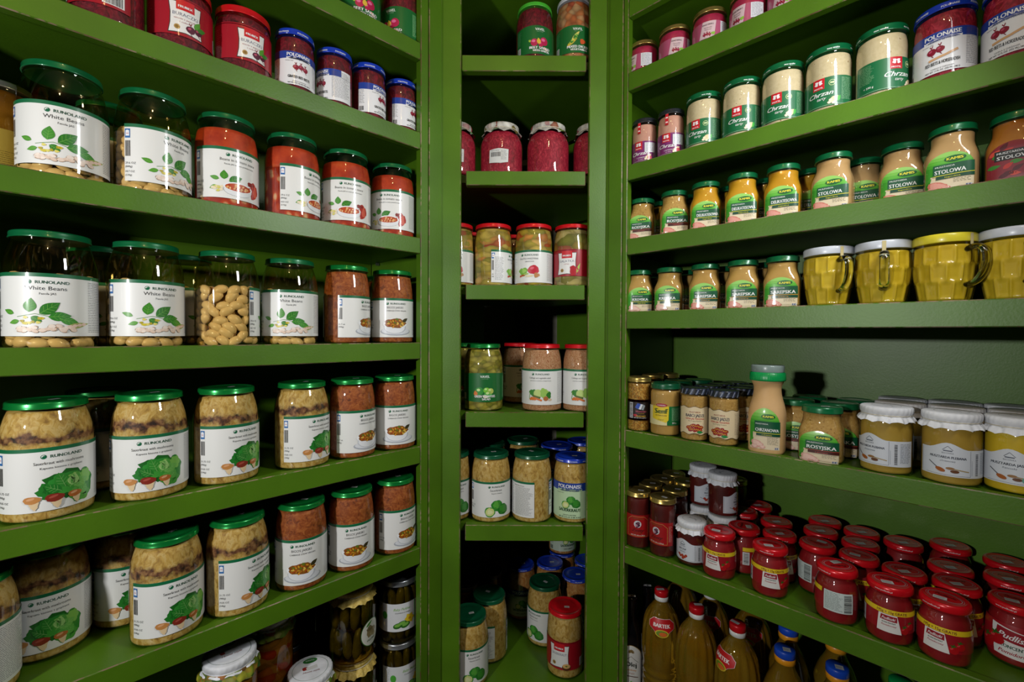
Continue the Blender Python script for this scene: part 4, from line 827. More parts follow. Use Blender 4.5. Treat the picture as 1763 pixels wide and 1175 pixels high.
A.L(4).ell(20, 27, 3, 3, 'd09018'); A.L(2).micro(-66, 8, -48, 60, '787878', 3.4, .6, 3).micro(40, 6, 60, 60, '788078', 2.8, .6, 4)
P = jar_profile(49, 150, 43.5, 12, .70, 8)
KIND['baby'] = [('glass_body', lathe('glass_body', P, 'pickle_glass', closed=False), None), ('pickles', pickles_mesh(P, 7, 136, 12, 5), None), ('brine_core', lathe('brine_core', inset(P, 24, 132, 6), 'dark_preserve'), None),
    ('lid', lid_mesh(46, 150, 12, 'silver_lid'), None), ('price_sticker', price_tag(149.6, 0, -6), 'lid'), ('label', wrapped(A, 49, 34), None)]
for key, H in (('capsal', 155), ('captall', 200)):
    P = jar_profile(45, H - 2, 40, 13, .66, 8); T = Art(); T.L(0).ell(0, 24, 14, 8, '2c7a30').L(1).text('VAVEL', 0, 22.5, 4.5, 'e8f0e8', bold=1.5); T.L(0).line([(34 * math.cos(a), 34 * math.sin(a)) for a in [2 * PI * i / 40 for i in range(41)]], .7, '608068'); T.blob(-8, 2, 8, 5, 'a03028', 3).text('Home style', 2, -12, 5, 'a05048', italic=True, bold=1); T.L(2).poly([(-6, -6), (14, -2), (12, 8), (-8, 4)], 'd8d8d4')
    KIND[key] = [('glass_body', lathe('glass_body', P, 'dark_jar_glass', closed=False), None), ('contents', lathe('contents', inset(P, 1.5, H - 18), 'mixed_salad'), None), ('paper_cap', cloth_cap(42, H, 5, 'paper_cap', 9, 2, 3), None), ('cap_print', T.build('cap_print', ('top', H)), 'paper_cap'),
        ('vegetable_print_skirt', lathe('vegetable_print_skirt', [(49, H - 34), (48, H - 26), (44, H - 18), (42.5, H - 14.5)], 'veg_print', 144, lambda t, r, z: (r + (1.5 * math.sin(13 * t) if z < H - 20 else 0), z + (2 * math.sin(9 * t) if z < H - 30 else 0)), closed=False), 'paper_cap')]
std('darkjar', 42, 160, 37, 'black_lid', 'dark_preserve', None, glass='dark_jar_glass', sticker=False)
A = Art(); A.L(0).rect(-30, 0, 30, 60, 'b0983c'); A.L(1).micro(-20, 6, 20, 28, '706020', 3, .7, 3)
std('amber', 40, 150, 35, 'silver_lid', 'amber_preserve', A, lz=18, glass='amber_liquid_glass', sticker=False)

# bottles
def twist_cap(z0, r, mat_top, mat_low, zs=10, name='cap'):
    return [(name, lathe(name, [(r - .6, z0 + zs), (r, z0 + zs + .6), (r, z0 + zs + 12), (r - 1.5, z0 + zs + 14), (.01, z0 + zs + 14)], mat_top, 144, lambda t, rr, z: (rr + (.25 * math.cos(60 * t) if z < z0 + zs + 11 else 0), z)), None),
            ('cap_collar', lathe('cap_collar', [(r - .8, z0), (r, z0 + .6), (r, z0 + zs - .6), (r - .8, z0 + zs)], mat_low, 72), name)]
bp = [(34, 2), (38, 0), (41, 4), (42, 14), (41.4, 40), (42, 60), (42, 78), (39.5, 84), (42, 90), (39.5, 98), (42, 105), (39.5, 113), (42, 120), (40, 130), (41.6, 142), (42.4, 165), (42.4, 180), (41, 208), (37.5, 232), (29, 253), (19, 268), (14.5, 274), (14, 282)]
bps = bp[:1] + smooth_prof(bp[1:], 2)
def ribs(t, r, z):
    k = max(0, min(1, (z - 150) / 20)) * max(0, min(1, (262 - z) / 20)); return (r + k * 1.5 * math.cos(14 * t), z)
oilb = lathe('plastic_body', bps, 'cooking_oil', 96, ribs)
A = Art(); pts = [(-26, 34), (-18, 42), (18, 42), (26, 34), (24, 24), (14, 18), (8, 9), (-8, 9), (-14, 18), (-24, 24)]
A.L(0).poly([(x * 1.03, (y - 26) * 1.04 + 26) for x, y in pts], 'e8d0d0').L(1).poly(pts, 'c0141c').L(2).ell(0, 14, 12, 8, 'd8b830').L(3).ell(0, 14, 10, 6.4, '6c8c28').L(4).ell(2, 13, 7, 4.4, 'd86828').L(2).text('BARTEK', 0, 26, 7.5, 'f6f2ee', bold=1.6, wd=33)
B2 = Art(); B2.L(0).rect(-50, 0, 50, 60, 'e8e4dc').L(1).rect(-50, 40, 50, 60, 'c0141c').L(2).text('BARTEK', 0, 45, 9, 'f6f2ee', bold=1.6, wd=44).L(1).ell(0, 20, 24, 13, 'd8b830').L(2).blob(0, 20, 16, 9, 'd86828', 3)
bsurf = lambda t, z: prof_r(bps, z) + 1.7
KIND['bartek'] = [('plastic_body', oilb, None), ('neck_label', A.build('neck_label', ('wrap', 33, 207, bsurf, 4), 3), None), ('label', B2.build('label', ('wrap', 42, 8, lambda t, z: 42.6, 8), 5), None)] + twist_cap(278, 15.5, 'red_lid', 'white_plastic') + [('price_sticker', price_tag(302.0, -3, -4, 17, 8, 20), 'cap')]
bq = [(34, 2), (38, 0), (41, 5), (41, 120), (38, 128), (41, 136), (41, 175), (38.5, 195), (31, 222), (22, 240), (17, 250), (16.5, 262)]
bqs = bq[:1] + smooth_prof(bq[1:], 2); body = lathe('plastic_body', bqs, 'cooking_oil', 96, lambda t, r, z: (r + (.5 * math.sin(z * .9) if 60 < z < 115 else 0), z))
A = Art(); A.L(0).rect(-50, 0, 50, 60, 'e8dcc0').L(1).rect(-50, 34, 50, 60, '2450b0').L(1).ell(0, 16, 20, 10, 'f0c030')
KIND['bluecap'] = [('plastic_body', body, None), ('label', A.build('label', ('wrap', 41, 60, lambda t, z: 41.6, 8), 5), None)] + twist_cap(260, 18, 'blue_plastic', 'orange_plastic', 11) + [('price_sticker', price_tag(285.0, 3, -4, 13, 12, 10), 'cap')]
KIND['greencap'] = [('plastic_body', lathe('plastic_body', [(r * .85, z * .94) for r, z in bqs], 'white_plastic', 72), None)] + twist_cap(245, 19, 'green_plastic', 'white_plastic', 11)
bo = [(24, 1), (26, 0), (28, 2), (28, 150), (27, 165), (22, 182), (14, 194), (11.5, 202), (11.5, 236), (13, 238), (13, 250), (.01, 252)]
bos = bo[:1] + smooth_prof(bo[1:-1], 1) + bo[-1:]
sq = lambda t, r, z: (r * superell(t, 2 + 1.6 * max(0, min(1, (190 - z) / 30))) / (1 + .12 * max(0, min(1, (190 - z) / 30))), z)
A = Art(); ap = [(23 * math.cos(t), 96 + 26 * math.sin(t)) for t in [PI * i / 16 for i in range(17)]]
A.L(0).poly([(-24, 0), (24, 0)] + [(x * 1.06, y + 1) for x, y in ap], 'b09050').L(1).poly([(-22.6, 1), (22.6, 1)] + ap, 'dcdcd6').L(2); [A.leaf(0, 106, 8, 2, a, '806838') for a in range(0, 181, 30)]
A.line([(-16, 84), (0, 96), (16, 84)], .9, '505040').text('Olej', 0, 72, 11, '303830', bold=1.6, wd=26).text('rzepakowy', 0, 62, 4, 'd89040', bold=1).text('z Kujaw', 0, 54, 3.6, 'b05030', italic=True).rect(-16, 47, 16, 49, '604030'); [A.leaf(-4 + 4 * i, 22, 16, 3, 60 + 25 * i, '68b03c') for i in range(4)]
KIND['olej'] = [('glass_body', lathe('glass_body', bos, 'black_glass', 72, sq), None), ('label', A.build('label', ('wrap', 26.5, 22, lambda t, z: sq(t, prof_r(bos, z), z)[0], 8), 4), None), ('price_sticker', price_tag(251.5, -1, 0, 20, 8, 8), None)]
# ------------------------------------------------------------------ bookcases
WL = ((-.167, 1.10), (-S2, -S2), (-S2, S2)); WR = ((.227, 1.10), (S2, -S2), (S2, S2)); WM = ((.03, 1.10), (1, 0), (0, 1))
def prism(name, pts, z0, z1, mat='painted_wood', bev=.0014, parent=None, worn=True):
    """upright board from a plan outline, with slightly worn rounded edges"""
    bm = bmesh.new(); a = [bm.verts.new((x, y, z0)) for x, y in pts]; b = [bm.verts.new((x, y, z1)) for x, y in pts]; n = len(pts)
    bm.faces.new(a[::-1]); bm.faces.new(b)
    for i in range(n): bm.faces.new((a[i], a[(i + 1) % n], b[(i + 1) % n], b[i]))
    bmesh.ops.recalc_face_normals(bm, faces=bm.faces)
    if bev: bmesh.ops.bevel(bm, geom=bm.edges[:], offset=bev, segments=1, affect='EDGES', material=1 if worn else -1)
    me = bpy.data.meshes.new(name); bm.to_mesh(me); bm.free(); me.materials.append(MATS[mat]); me.materials.append(MATS['worn_edge'])
    o = bpy.data.objects.new(name, me); sc.collection.objects.link(o)
    if parent: o.parent = parent
    return o
def board(name, W, t0, t1, g0, g1, z0, z1, parent=None, **k):
    A_, d, n = W; q = lambda t, g: (A_[0] + d[0] * t + n[0] * g, A_[1] + d[1] * t + n[1] * g)
    pts = [q(t0, g0), q(t1, g0), q(t1, g1), q(t0, g1)]
    return prism(name, pts, z0, z1, parent=parent, **k)
def empty(name, label, cat, group=None):
    e = bpy.data.objects.new(name, None); e.empty_display_size = .05; sc.collection.objects.link(e); e['label'] = label; e['category'] = cat
    if group: e['group'] = group
    return e
ZTOP = 2.56; DEP = .33
def side_case(name, label, W, levels, noses, t_open, t_end):
    e = empty(name, label, 'bookcase')
    board('side_panel', W, -.008, .010, .0, DEP, .02, ZTOP, e)
    board('stile', W, .0045, .0405, -.002, .018, .02, ZTOP, e)
    board('stile', W, .0415, t_open, 0, .020, .02, ZTOP, e)
    board('side_panel', W, t_end, t_end + .02, 0, DEP, .02, ZTOP, e)
    board('back_panel', W, .010, t_end, DEP, DEP + .008, .02, ZTOP, e)
    for z, nz in zip(levels, noses):
        s = board('shelf', W, t_open if False else .0105, t_end, .0185, DEP, z - .022, z - .003, e, bev=0)
        board('shelf_lip', W, t_open + .0003, t_end, .001, .0185, nz, z, s)
        for t in (.013, t_end - .02):
            for g in (.06, .28):
                a = board('shelf_pin', W, t, t + .008, g, g + .006, z - .030, z - .0225, s, bev=0, worn=False, mat='steel_pin')
    board('top_panel', W, .010, t_end, .02, DEP, ZTOP - .03, ZTOP, e); board('kick_board', W, t_open, t_end, .02, .035, .02, .12, e)
    return e
ZLs = [2.37, 2.114, 1.910, 1.669, 1.428, 1.187, .950, .56]; NLs = [2.332, 2.076, 1.8725, 1.633, 1.390, 1.147, .912, .52]
ZRs = [2.42, 2.216, 2.051, 1.840, 1.670, 1.502, 1.226, .9525, .56]; NRs = [2.38, 2.178, 2.010, 1.8045, 1.633, 1.462, 1.187, .913, .52]
side_case('wall_bookcase', 'tall green wooden bookcase holding the beans, sauerkraut and stew jars', WL, ZLs, NLs, .062, .92)
side_case('wall_bookcase', 'tall green wooden bookcase holding the mustards, horseradish and tomato paste', WR, ZRs, NRs, .053, .92)
e = empty('corner_bookcase', 'narrow green corner bookcase between the two tall ones', 'bookcase')
prism('stile', [(-.168, 1.10), (-.1245, 1.10), (-.1245, 1.12), (-.150, 1.12)], .02, ZTOP, parent=e)
prism('stile', [(.1825, 1.10), (.224, 1.10), (.206, 1.12), (.1825, 1.12)], .02, ZTOP, parent=e)
for z, nz, xl, rec in [(2.36, 2.32, -.1125, 0), (2.119, 2.081, -.1242, 1), (1.842, 1.808, -.1125, 0), (1.568, 1.532, -.1125, 0), (1.258, 1.221, -.1125, 0), (.981, .942, -.1125, 0), (.56, .52, -.1125, 0)]:
    s = prism('shelf', [(-.152, 1.1305), (-.350, 1.262), (-.340, 1.288), (-.01, 1.70), (.03, 1.722), (.07, 1.70), (.400, 1.288), (.410, 1.262), (.208, 1.1305)], z - .022, z - .003, parent=e, bev=0)
    prism('shelf_lip', [(xl, 1.109), (.1755, 1.109), (.1755, 1.130), (xl, 1.130)], nz, z, parent=s)
# the corner behind: panels running on from the backs of the two tall cases
board('back_panel', WL, -.425, -.009, DEP + .001, DEP + .009, .02, ZTOP, e, bev=0)
board('back_panel', WR, -.425, -.009, DEP + .001, DEP + .009, .02, ZTOP, e, bev=0)
prism('top_panel', [(-.152, 1.1305), (-.350, 1.262), (-.340, 1.288), (-.01, 1.70), (.03, 1.722), (.07, 1.70), (.400, 1.288), (.410, 1.262), (.208, 1.1305)], ZTOP - .03, ZTOP, parent=e, bev=0)
# the room
def struct(o): o['kind'] = 'structure'; return o
apx, apy = .03, 1.790
def diag(a, b): return (apx + a * S2 * -1 + b * S2, apy - a * S2 - b * S2)
struct(prism('floor', [diag(0, 0), diag(3.0, 0), diag(3.0, 3.0), diag(0, 3.0)], -.03, .0, 'floor_boards', 0, worn=False))
struct(prism('ceiling', [diag(0, 0), diag(3.0, 0), diag(3.0, 3.0), diag(0, 3.0)], 2.75, 2.78, 'plaster', 0, worn=False))
struct(prism('wall_left', [diag(0, -.03), diag(3.0, -.03), diag(3.0, 0), diag(0, 0)], 0, 2.75, 'plaster', 0, worn=False))
struct(prism('wall_right', [diag(-.03, 0), diag(-.03, 3.0), diag(0, 3.0), diag(0, 0)], 0, 2.75, 'plaster', 0, worn=False))
# ------------------------------------------------------------------ what stands where: kind, x, y, shelf height, turn, label
ITEMS = [
('vbeet',-0.3430,1.0230,2.1110,38.5,'green-labelled beet jar on the topmost shelf over the grated beets, farther from the corner'),
('vbeet',-0.2651,1.0938,2.1110,-16.4,'green-labelled beet jar on the topmost shelf over the grated beets, beside the corner post'),
('frubex',-0.6298,0.7177,1.9070,-33.7,'squat red beet jar with its barcode turned forward, farthest from the corner post'),
('frubex',-0.5662,0.7871,1.9070,43.7,'squat red beet jar between the barcode-side one and the third red one'),
('frubex',-0.4986,0.8538,1.9070,47.3,'squat red-lidded beet jar standing next to the blue-lidded jars'),
('polo',-0.4298,0.9089,1.9070,37.3,'blue-lidded grated beet jar touching the squat red jars'),
('polo',-0.3741,0.9662,1.9070,-30.8,'blue-lidded beet jar turned so its printed side panel shows'),
('polo',-0.3185,1.0172,1.9070,67.4,'blue-lidded grated beet jar, second from the post'),
('polo',-0.2619,1.0796,1.9070,65.6,'blue-lidded grated beet jar closest to the post'),
('bean',-0.6715,0.6891,1.6660,44.3,'largest-looking white bean jar on the tomato bean shelf, at its outer end'),
('bean',-0.5952,0.7629,1.6660,76.0,'white bean jar standing right against the jars of beans in tomato sauce'),
('tombean',-0.5223,0.8410,1.6660,52.8,'beans in tomato sauce, jar nearest the white bean jars'),
('tombean',-0.4408,0.9207,1.6660,82.6,'beans in tomato sauce, jar with barcode side and bare red glass showing'),
('tombean',-0.3616,0.9978,1.6660,27.9,'beans in tomato sauce, second jar from the corner post'),
('tombean',-0.2813,1.0776,1.6660,4.6,'beans in tomato sauce, jar beside the corner post'),
('amber',-0.7729,0.6921,1.6660,48.2,'dark amber jar with yellow label half hidden at the outer end of its shelf'),
('bean',-0.7000,0.8003,1.6660,71.2,'shaded jar set back in the gap between two white bean jars'),
('bean',-0.6822,0.6787,1.4250,38.1,'white bean jar at the outer end of the eye-level shelf, label facing out'),
('bean',-0.6046,0.7572,1.4250,58.6,'white bean jar between the outermost one and the bare-sided one, eye-level shelf'),
('bean',-0.5208,0.8382,1.4250,153.9,'bean jar turned so its plump beans show, only the barcode strip visible'),
('bean',-0.4441,0.9157,1.4250,25.9,'white bean jar standing beside the brown stew jars'),
('bigos',-0.3608,1.0003,1.4250,79.8,'brown cabbage stew jar next to the white beans, label turned away'),
('bigos',-0.2809,1.0724,1.4250,22.7,'brown cabbage stew jar on the eye-level shelf, beside the post'),
('bean',-0.6257,0.8747,1.4250,95.6,'shaded bean jar behind the gap beside the bare-sided bean jar'),
('bean',-0.7127,0.7947,1.4250,81.9,'shaded bean jar set back between the two outermost white bean jars'),
('bigos',-0.3332,1.1813,1.4250,55.2,'shaded stew jar set back behind the two brown stew jars at eye level'),
('kraut',-0.6783,0.6665,1.1840,59.5,'outermost jar of sauerkraut with mushrooms on the shelf under the white beans'),
('kraut',-0.5949,0.7499,1.1840,42.4,'second jar of sauerkraut with mushrooms from the outer end, under the white beans'),
('kraut',-0.5171,0.8277,1.1840,64.9,'sauerkraut jar with a dark mushroom layer, label turned, third from outer end'),
('kraut',-0.4233,0.9215,1.1840,67.7,'sauerkraut with mushrooms jar next to the stew jars, below the eye-level shelf'),
('bigos',-0.3470,0.9936,1.1840,61.2,'cabbage stew jar touching the sauerkraut, below the eye-level shelf'),
('bigos',-0.2740,1.0665,1.1840,22.3,'cabbage stew jar beside the post, below the eye-level shelf'),
('kraut',-0.7156,0.7918,1.1840,102.1,'shaded sauerkraut jar set back between the two outermost ones'),
('kraut',-0.7478,0.6218,0.9470,29.3,'sauerkraut jar cut off at the picture edge on the lowest full shelf'),
('kraut',-0.7399,0.7243,0.9470,43.7,"sauerkraut jar in the shelf's shade, set back beside the cut-off one"),
('kraut',-0.6816,0.8089,0.9470,50.9,'sauerkraut jar set back, half hidden by the big one standing at the edge'),
('kraut',-0.5797,0.7651,0.9470,61.1,'big sauerkraut and mushroom jar standing at the edge of the lowest full shelf'),
('kraut',-0.5057,0.8391,0.9470,79.0,'sauerkraut with mushrooms jar touching the row of stew jars, barcode showing'),
('bigos',-0.4246,0.9190,0.9470,24.8,'cabbage stew jar on the lowest full shelf, nearest the sauerkraut'),
('bigos',-0.3493,0.9913,0.9470,29.4,'cabbage stew jar on the lowest full shelf, middle of the three'),
('bigos',-0.2739,1.0666,0.9470,52.3,'cabbage stew jar on the lowest full shelf, beside the post'),
('capsal',-0.5124,0.8239,0.7125,41.5,'jar with a white printed paper cap and a vegetable-print skirt, nearest the edge'),
('capsal',-0.5124,0.8239,0.5570,66.5,'vegetable-print jar underneath the nearest paper-capped one'),
('capsal',-0.5030,0.9424,0.7125,27.7,'paper-capped salad jar tucked behind the nearest vegetable-print one'),
('capsal',-0.5030,0.9424,0.5570,52.7,'vegetable-print jar underneath the tucked-away paper-capped one'),
('captall',-0.4129,0.9312,0.5570,24.5,'low paper-capped jar in front of the dark space, only its cap in view'),
('darkjar',-0.5302,1.0762,0.7175,26.2,'dark jar in deep shade beneath the lowest full shelf, behind the paper caps'),
('darkjar',-0.5302,1.0762,0.5570,51.2,'dark jar under the one in deep shade behind the paper caps'),
('darkjar',-0.4703,1.1362,0.7175,22.6,'dark jar standing in deep shade next to the yellow cloth caps'),
('darkjar',-0.4703,1.1362,0.5570,47.6,'dark jar under the shaded one next to the yellow cloth caps'),
('clothpick',-0.3627,1.0381,0.7175,67.3,'pickle jar with a yellow cloth cap, upper of its stack'),
('clothpick',-0.3627,1.0381,0.5570,92.3,'pickle jar with a yellow cloth cap, lower of its stack'),
('baby',-0.2765,1.1189,0.7075,19.9,'silver-lidded baby pickle jar, upper of its stack'),
('baby',-0.2765,1.1189,0.5570,44.9,'silver-lidded baby pickle jar, lower of its stack'),
('vbeet',0.0539,1.1635,2.1160,13.3,'green-lidded beet salad jar on the topmost corner shelf'),
('vmix',0.1521,1.1609,2.1160,4.5,'white-lidded mixed vegetable jar on the topmost corner shelf'),
('clothbeet',-0.1482,1.1750,1.8390,7.2,'paper-capped beet jar cut off by the corner frame, next to the stickered one'),
('clothbeet',-0.0289,1.1787,1.8390,-4.6,'paper-capped beet jar carrying a white printed sticker on its front'),
('clothbeet',0.0899,1.1776,1.8390,175.6,'paper-capped beet jar with bare glass, beside the stickered one'),
('clothbeet',0.2085,1.1800,1.8390,170.0,'paper-capped beet jar half hidden by the frame beside the bare-glass one'),
('salad',-0.1453,1.1631,1.5650,-0.8,'red-lidded vegetable salad jar cut off by the corner frame'),
('salad',-0.0486,1.1681,1.5650,78.4,'red-lidded salad jar with a white ingredients sheet and sliced vegetables showing'),
('salad',0.0544,1.1694,1.5650,-17.7,'red-lidded vegetable salad jar with its full white label facing out'),
('salfru',0.1525,1.1676,1.5650,-23.4,'red-lidded jar of cucumber salad with a red and white label'),
('salad',-0.1130,1.2700,1.5650,35.1,'red-lidded salad jar in shade behind the cut-off one'),
('salad',0.0029,1.3000,1.5650,29.9,'red-lidded salad jar in shade behind the gap of the row'),
('tomsal',-0.0726,1.1728,1.2550,7.5,'green-lidded jar of green tomato salad'),
('cabsal',0.0771,1.1720,1.2550,-9.8,'red-lidded cabbage and vegetable salad jar, its whole label in view'),
('cabsal',0.1807,1.1684,1.2550,-8.8,'red-lidded cabbage salad jar cut off by the corner frame'),
('tomsal',-0.1334,1.2900,1.2550,25.9,'shaded jar behind the green tomato salad'),
('cabsal',0.0229,1.3100,1.2550,19.0,'shaded salad jar behind the red-lidded cabbage salad'),
('plainkraut',-0.1557,1.1778,0.9780,27.4,'sauerkraut jar cut off by the corner frame'),
('plainkraut',-0.0530,1.1731,0.9780,17.6,'green-lidded sauerkraut jar with cabbage picture facing out, corner shelf'),
('plainkraut',0.0528,1.1720,0.9780,136.4,'sauerkraut jar turned to show its nutrition table'),
('polokraut',0.1567,1.1696,0.9780,-15.6,'blue-lidded sauerkraut jar with blue banner label, front of its shelf'),
('plainkraut',0.0328,1.3179,0.9780,38.2,'green-lidded sauerkraut jar behind the nutrition-table one'),
('polokraut',0.1277,1.2871,0.9780,5.2,'blue-lidded jar standing behind, between sauerkraut jars'),
('polokraut',0.2089,1.3398,0.9780,1.2,'blue-lidded jar at the back, partly covered by the corner frame'),
('plainkraut',-0.0631,1.2807,0.9780,42.2,'sauerkraut jar in deep shade behind the cabbage-picture one'),
('plainkraut',-0.1093,1.1749,0.5570,21.3,"sauerkraut jar with cabbage label low in the corner, nearest the opening's edge"),
('plainkraut',-0.0611,1.2661,0.5570,152.8,'sauerkraut jar showing its ingredients panel, low in the corner'),
('plainkraut',0.0994,1.3307,0.5570,-44.3,'sauerkraut and carrot jar with green lid behind the red-lidded one'),
('frukraut',0.1450,1.2090,0.5570,-24.8,'red-lidded sauerkraut jar with red label, low in the corner'),
('polocarrot',0.1256,1.4604,0.5570,-4.9,'blue-lidded jar behind the green lid, low in the corner'),
('polocarrot',0.1993,1.3859,0.5570,-8.2,'blue-lidded jar behind the red-lidded sauerkraut'),
('polocarrot',0.0322,1.4500,0.5570,-1.3,'dark jar with a blue banner label, deep in the low corner'),
('polocarrot',0.1737,1.5403,0.5570,-6.4,'blue-lidded jar at the back of the low corner with another on top'),
('polocarrot',0.1737,1.5403,0.7175,18.6,'carrot jar standing on a blue-lidded jar at the back of the low corner'),
('polocarrot',0.2493,1.4729,0.5570,-9.6,'blue-lidded jar at the far side of the low corner, mostly hidden'),
('darkjar',-0.1366,1.3372,0.5570,5.8,'brown jar in deep shade low in the corner, nearest the frame'),
('darkjar',-0.0662,1.4043,0.5570,2.7,'brown jar in deep shade low in the corner, behind the ingredients-panel jar'),
('pinkrad',0.3068,1.0880,2.0480,-70.7,'small gold-lidded beet horseradish jar beside the corner post'),
('pinkrad',0.3617,1.0351,2.0480,-16.3,'small gold-lidded beet horseradish jar, second from the corner post'),
('pinkrad',0.4164,0.9809,2.0480,-32.0,'small gold-lidded beet horseradish jar, third from the corner post'),
('pinkrad',0.4708,0.9277,2.0480,-64.9,'small gold-lidded beet horseradish jar, fourth from the corner post'),
('pinkrad',0.5225,0.8823,2.0480,-50.6,'small beet horseradish jar, fifth from the corner post, lid out of view'),
('chrzpink',0.3090,1.0785,1.8370,-42.0,'slim pink horseradish jar with black lid and red seal, beside the post'),
('chrzpink',0.3556,1.0349,1.8370,-38.0,'slim pink horseradish jar touching the green-labelled ones'),
('chrzan',0.4095,0.9892,1.8370,-47.5,'green-labelled horseradish jar next to the pink ones'),
('chrzan',0.4639,0.9347,1.8370,-39.4,'green-labelled horseradish jar, second in its row counting from the pink ones'),
('chrzan',0.5159,0.8824,1.8370,-45.3,'green-labelled horseradish jar in the middle of its row of five'),
('chrzan',0.5686,0.8319,1.8370,-56.4,'green-labelled horseradish jar, fourth in its row counting from the pink ones'),
('chrzan',0.6214,0.7793,1.8370,-4.6,'green-labelled horseradish jar beside the blue-lidded ones, label turned away'),
('poloradish',0.6765,0.7251,1.8370,-46.0,'blue-lidded red beet and horseradish jar next to the green-labelled row'),
('poloradish',0.7328,0.6720,1.8370,-63.5,'blue-lidded red beet and horseradish jar cut off by the picture edge'),
('kros',0.3081,1.0906,1.6670,-28.8,'grainy mustard jar beside the post, on the shelf under the horseradish'),
('kros',0.3632,1.0307,1.6670,-17.4,'grainy mustard jar with a brown-striped label, second from the post'),
('kdel',0.4132,0.9827,1.6670,-24.8,'yellow mustard jar next to the grainy brown ones'),
('kdel',0.4649,0.9301,1.6670,-30.6,'yellow mustard jar in the middle of three alike'),
('kdel',0.5185,0.8808,1.6670,-36.5,'yellow mustard jar nearest the pale table mustard'),
('ksto',0.5744,0.8245,1.6670,-44.9,'pale table mustard jar next to the yellow ones'),
('ksto',0.6823,0.7147,1.6670,-49.7,'pale table mustard jar standing forward beside the chili-labelled one'),
('ksto',0.6628,0.7836,1.6670,-40.2,'pale table mustard jar set back between two forward ones, dark green lid'),
('ksto',0.6478,0.8497,1.6670,-37.4,'table mustard jar peeping out behind its row mate, small in view'),
('kchi',0.7340,0.6709,1.6670,-52.5,'orange-brown mustard jar with a red chili picture, cut off by the edge'),
('kdel',0.3645,1.1283,1.6670,-7.8,'shaded mustard jar in the second row, behind the two grainy ones'),
('kdel',0.4151,1.0746,1.6670,-11.1,'shaded mustard jar in the second row, behind the grainy and the yellow ones'),
('kdel',0.4795,1.0101,1.6670,-15.4,'shaded mustard jar in the second row, behind the first two yellow ones'),
('kdel',0.5290,0.9607,1.6670,-18.8,'shaded mustard jar in the second row, behind the last two yellow ones'),
('kdel',0.5857,0.9039,1.6670,-22.9,'shaded mustard jar in the second row, behind the yellow and the pale one'),
('kkre',0.3028,1.0877,1.4990,-15.6,'mustard jar beside the post, on the shelf with the glass mugs'),
('kkre',0.3580,1.0416,1.4990,-30.0,'mustard jar second from the post, on the shelf with the glass mugs'),
('ksar',0.4138,0.9823,1.4990,-29.8,'orange-striped mustard jar, farthest of three from the glass mugs'),
('ksar',0.4674,0.9288,1.4990,-31.7,'orange-striped mustard jar, middle of the three before the glass mugs'),
('ksar',0.5182,0.8789,1.4990,-35.5,'orange-striped mustard jar standing against the glass mugs'),
('ksar',0.3553,1.1343,1.4990,-7.4,'shaded mustard jar behind the first two of the mug shelf'),
('ksar',0.4148,1.0787,1.4990,-11.0,'shaded mustard jar behind the second and third of the mug shelf'),
('ksar',0.4713,1.0183,1.4990,-14.8,'shaded mustard jar behind the third and fourth of the mug shelf'),
('ksar',0.5288,0.9609,1.4990,-18.8,'shaded mustard jar behind the last two before the mugs'),
('mug',0.5719,0.8299,1.4990,-4.6,'white-lidded glass mug of mustard touching the mustard jars'),
('mug',0.6262,0.7749,1.4990,-36.9,'white-lidded glass mug of mustard with its handle pointing forward'),
('mugy',0.6802,0.7220,1.4990,6.7,'yellow-lidded glass mug of mustard'),
('mug',0.7346,0.6702,1.4990,-23.6,'white-lidded glass mug of mustard cut off by the picture edge'),
('seed',0.2988,1.0706,1.2230,-13.6,'gold-lidded jar of whole mustard seeds beside the post'),
('senf',0.3478,1.0315,1.2230,-12.6,'green-lidded mustard jar with a yellow and green label'),
('babci',0.3935,0.9794,1.2230,-21.8,'mustard jar with dark wrapped cap, next to the yellow and green label'),
('babci',0.4362,0.9372,1.2230,-42.0,'mustard jar with dark wrapped cap, next to the tall squeeze bottle'),
('kbottle',0.4959,0.8849,1.2230,-37.2,'tall waisted mustard bottle with a green cap'),
('kbig',0.5598,0.8224,1.2230,-42.2,'grainy mustard jar standing forward, alone in front of its row mates'),
('pleb',0.6234,0.7588,1.2230,-75.4,'white paper-capped mustard jar nearest the grainy one, label turned'),
('pleb',0.6785,0.7036,1.2230,-49.0,'white paper-capped mustard jar in the middle, label facing out'),
('jasn',0.7361,0.6624,1.2230,-60.0,'white paper-capped mustard jar with an oil flask on its label, cut off'),
('seed',0.3509,1.1388,1.2230,2.9,'gold-lidded seed jar right behind the yellow and green label'),
('seed',0.4017,1.1728,1.2230,1.1,'gold-lidded seed jar farthest back of the seed jars'),
('senf',0.3976,1.0905,1.2230,-0.1,'green-lidded mustard jar directly behind the foremost yellow and green one'),
('senf',0.4589,1.1172,1.2230,-2.3,'green-lidded mustard jar farthest back of its file'),
('babci',0.4425,1.0252,1.2230,-3.5,'dark-capped mustard jar second in the file behind the front one by the yellow label'),
('babci',0.4873,1.0617,1.2230,-4.8,'dark-capped mustard jar third in its file'),
('babci',0.5356,1.0934,1.2230,-5.9,'dark-capped mustard jar last in its file at the back'),
('babci',0.4929,0.9806,1.2230,-6.7,"dark-capped mustard jar half hidden right behind the tall bottle's neighbour"),
('babci',0.5339,1.0214,1.2230,-7.6,'dark-capped mustard jar hidden behind the tall bottle'),
('kbig',0.5693,0.9124,1.2230,-37.4,'grainy mustard jar in shade between the tall bottle and the forward one'),
('kbig',0.6247,0.9565,1.2230,-38.1,'grainy mustard jar at the back, behind the shaded one by the bottle'),
('kbig',0.6237,0.8671,1.2230,-40.5,'grainy mustard jar directly behind the forward one'),
('kbig',0.6829,0.9058,1.2230,-42.0,'grainy mustard jar last in the file behind the forward one'),
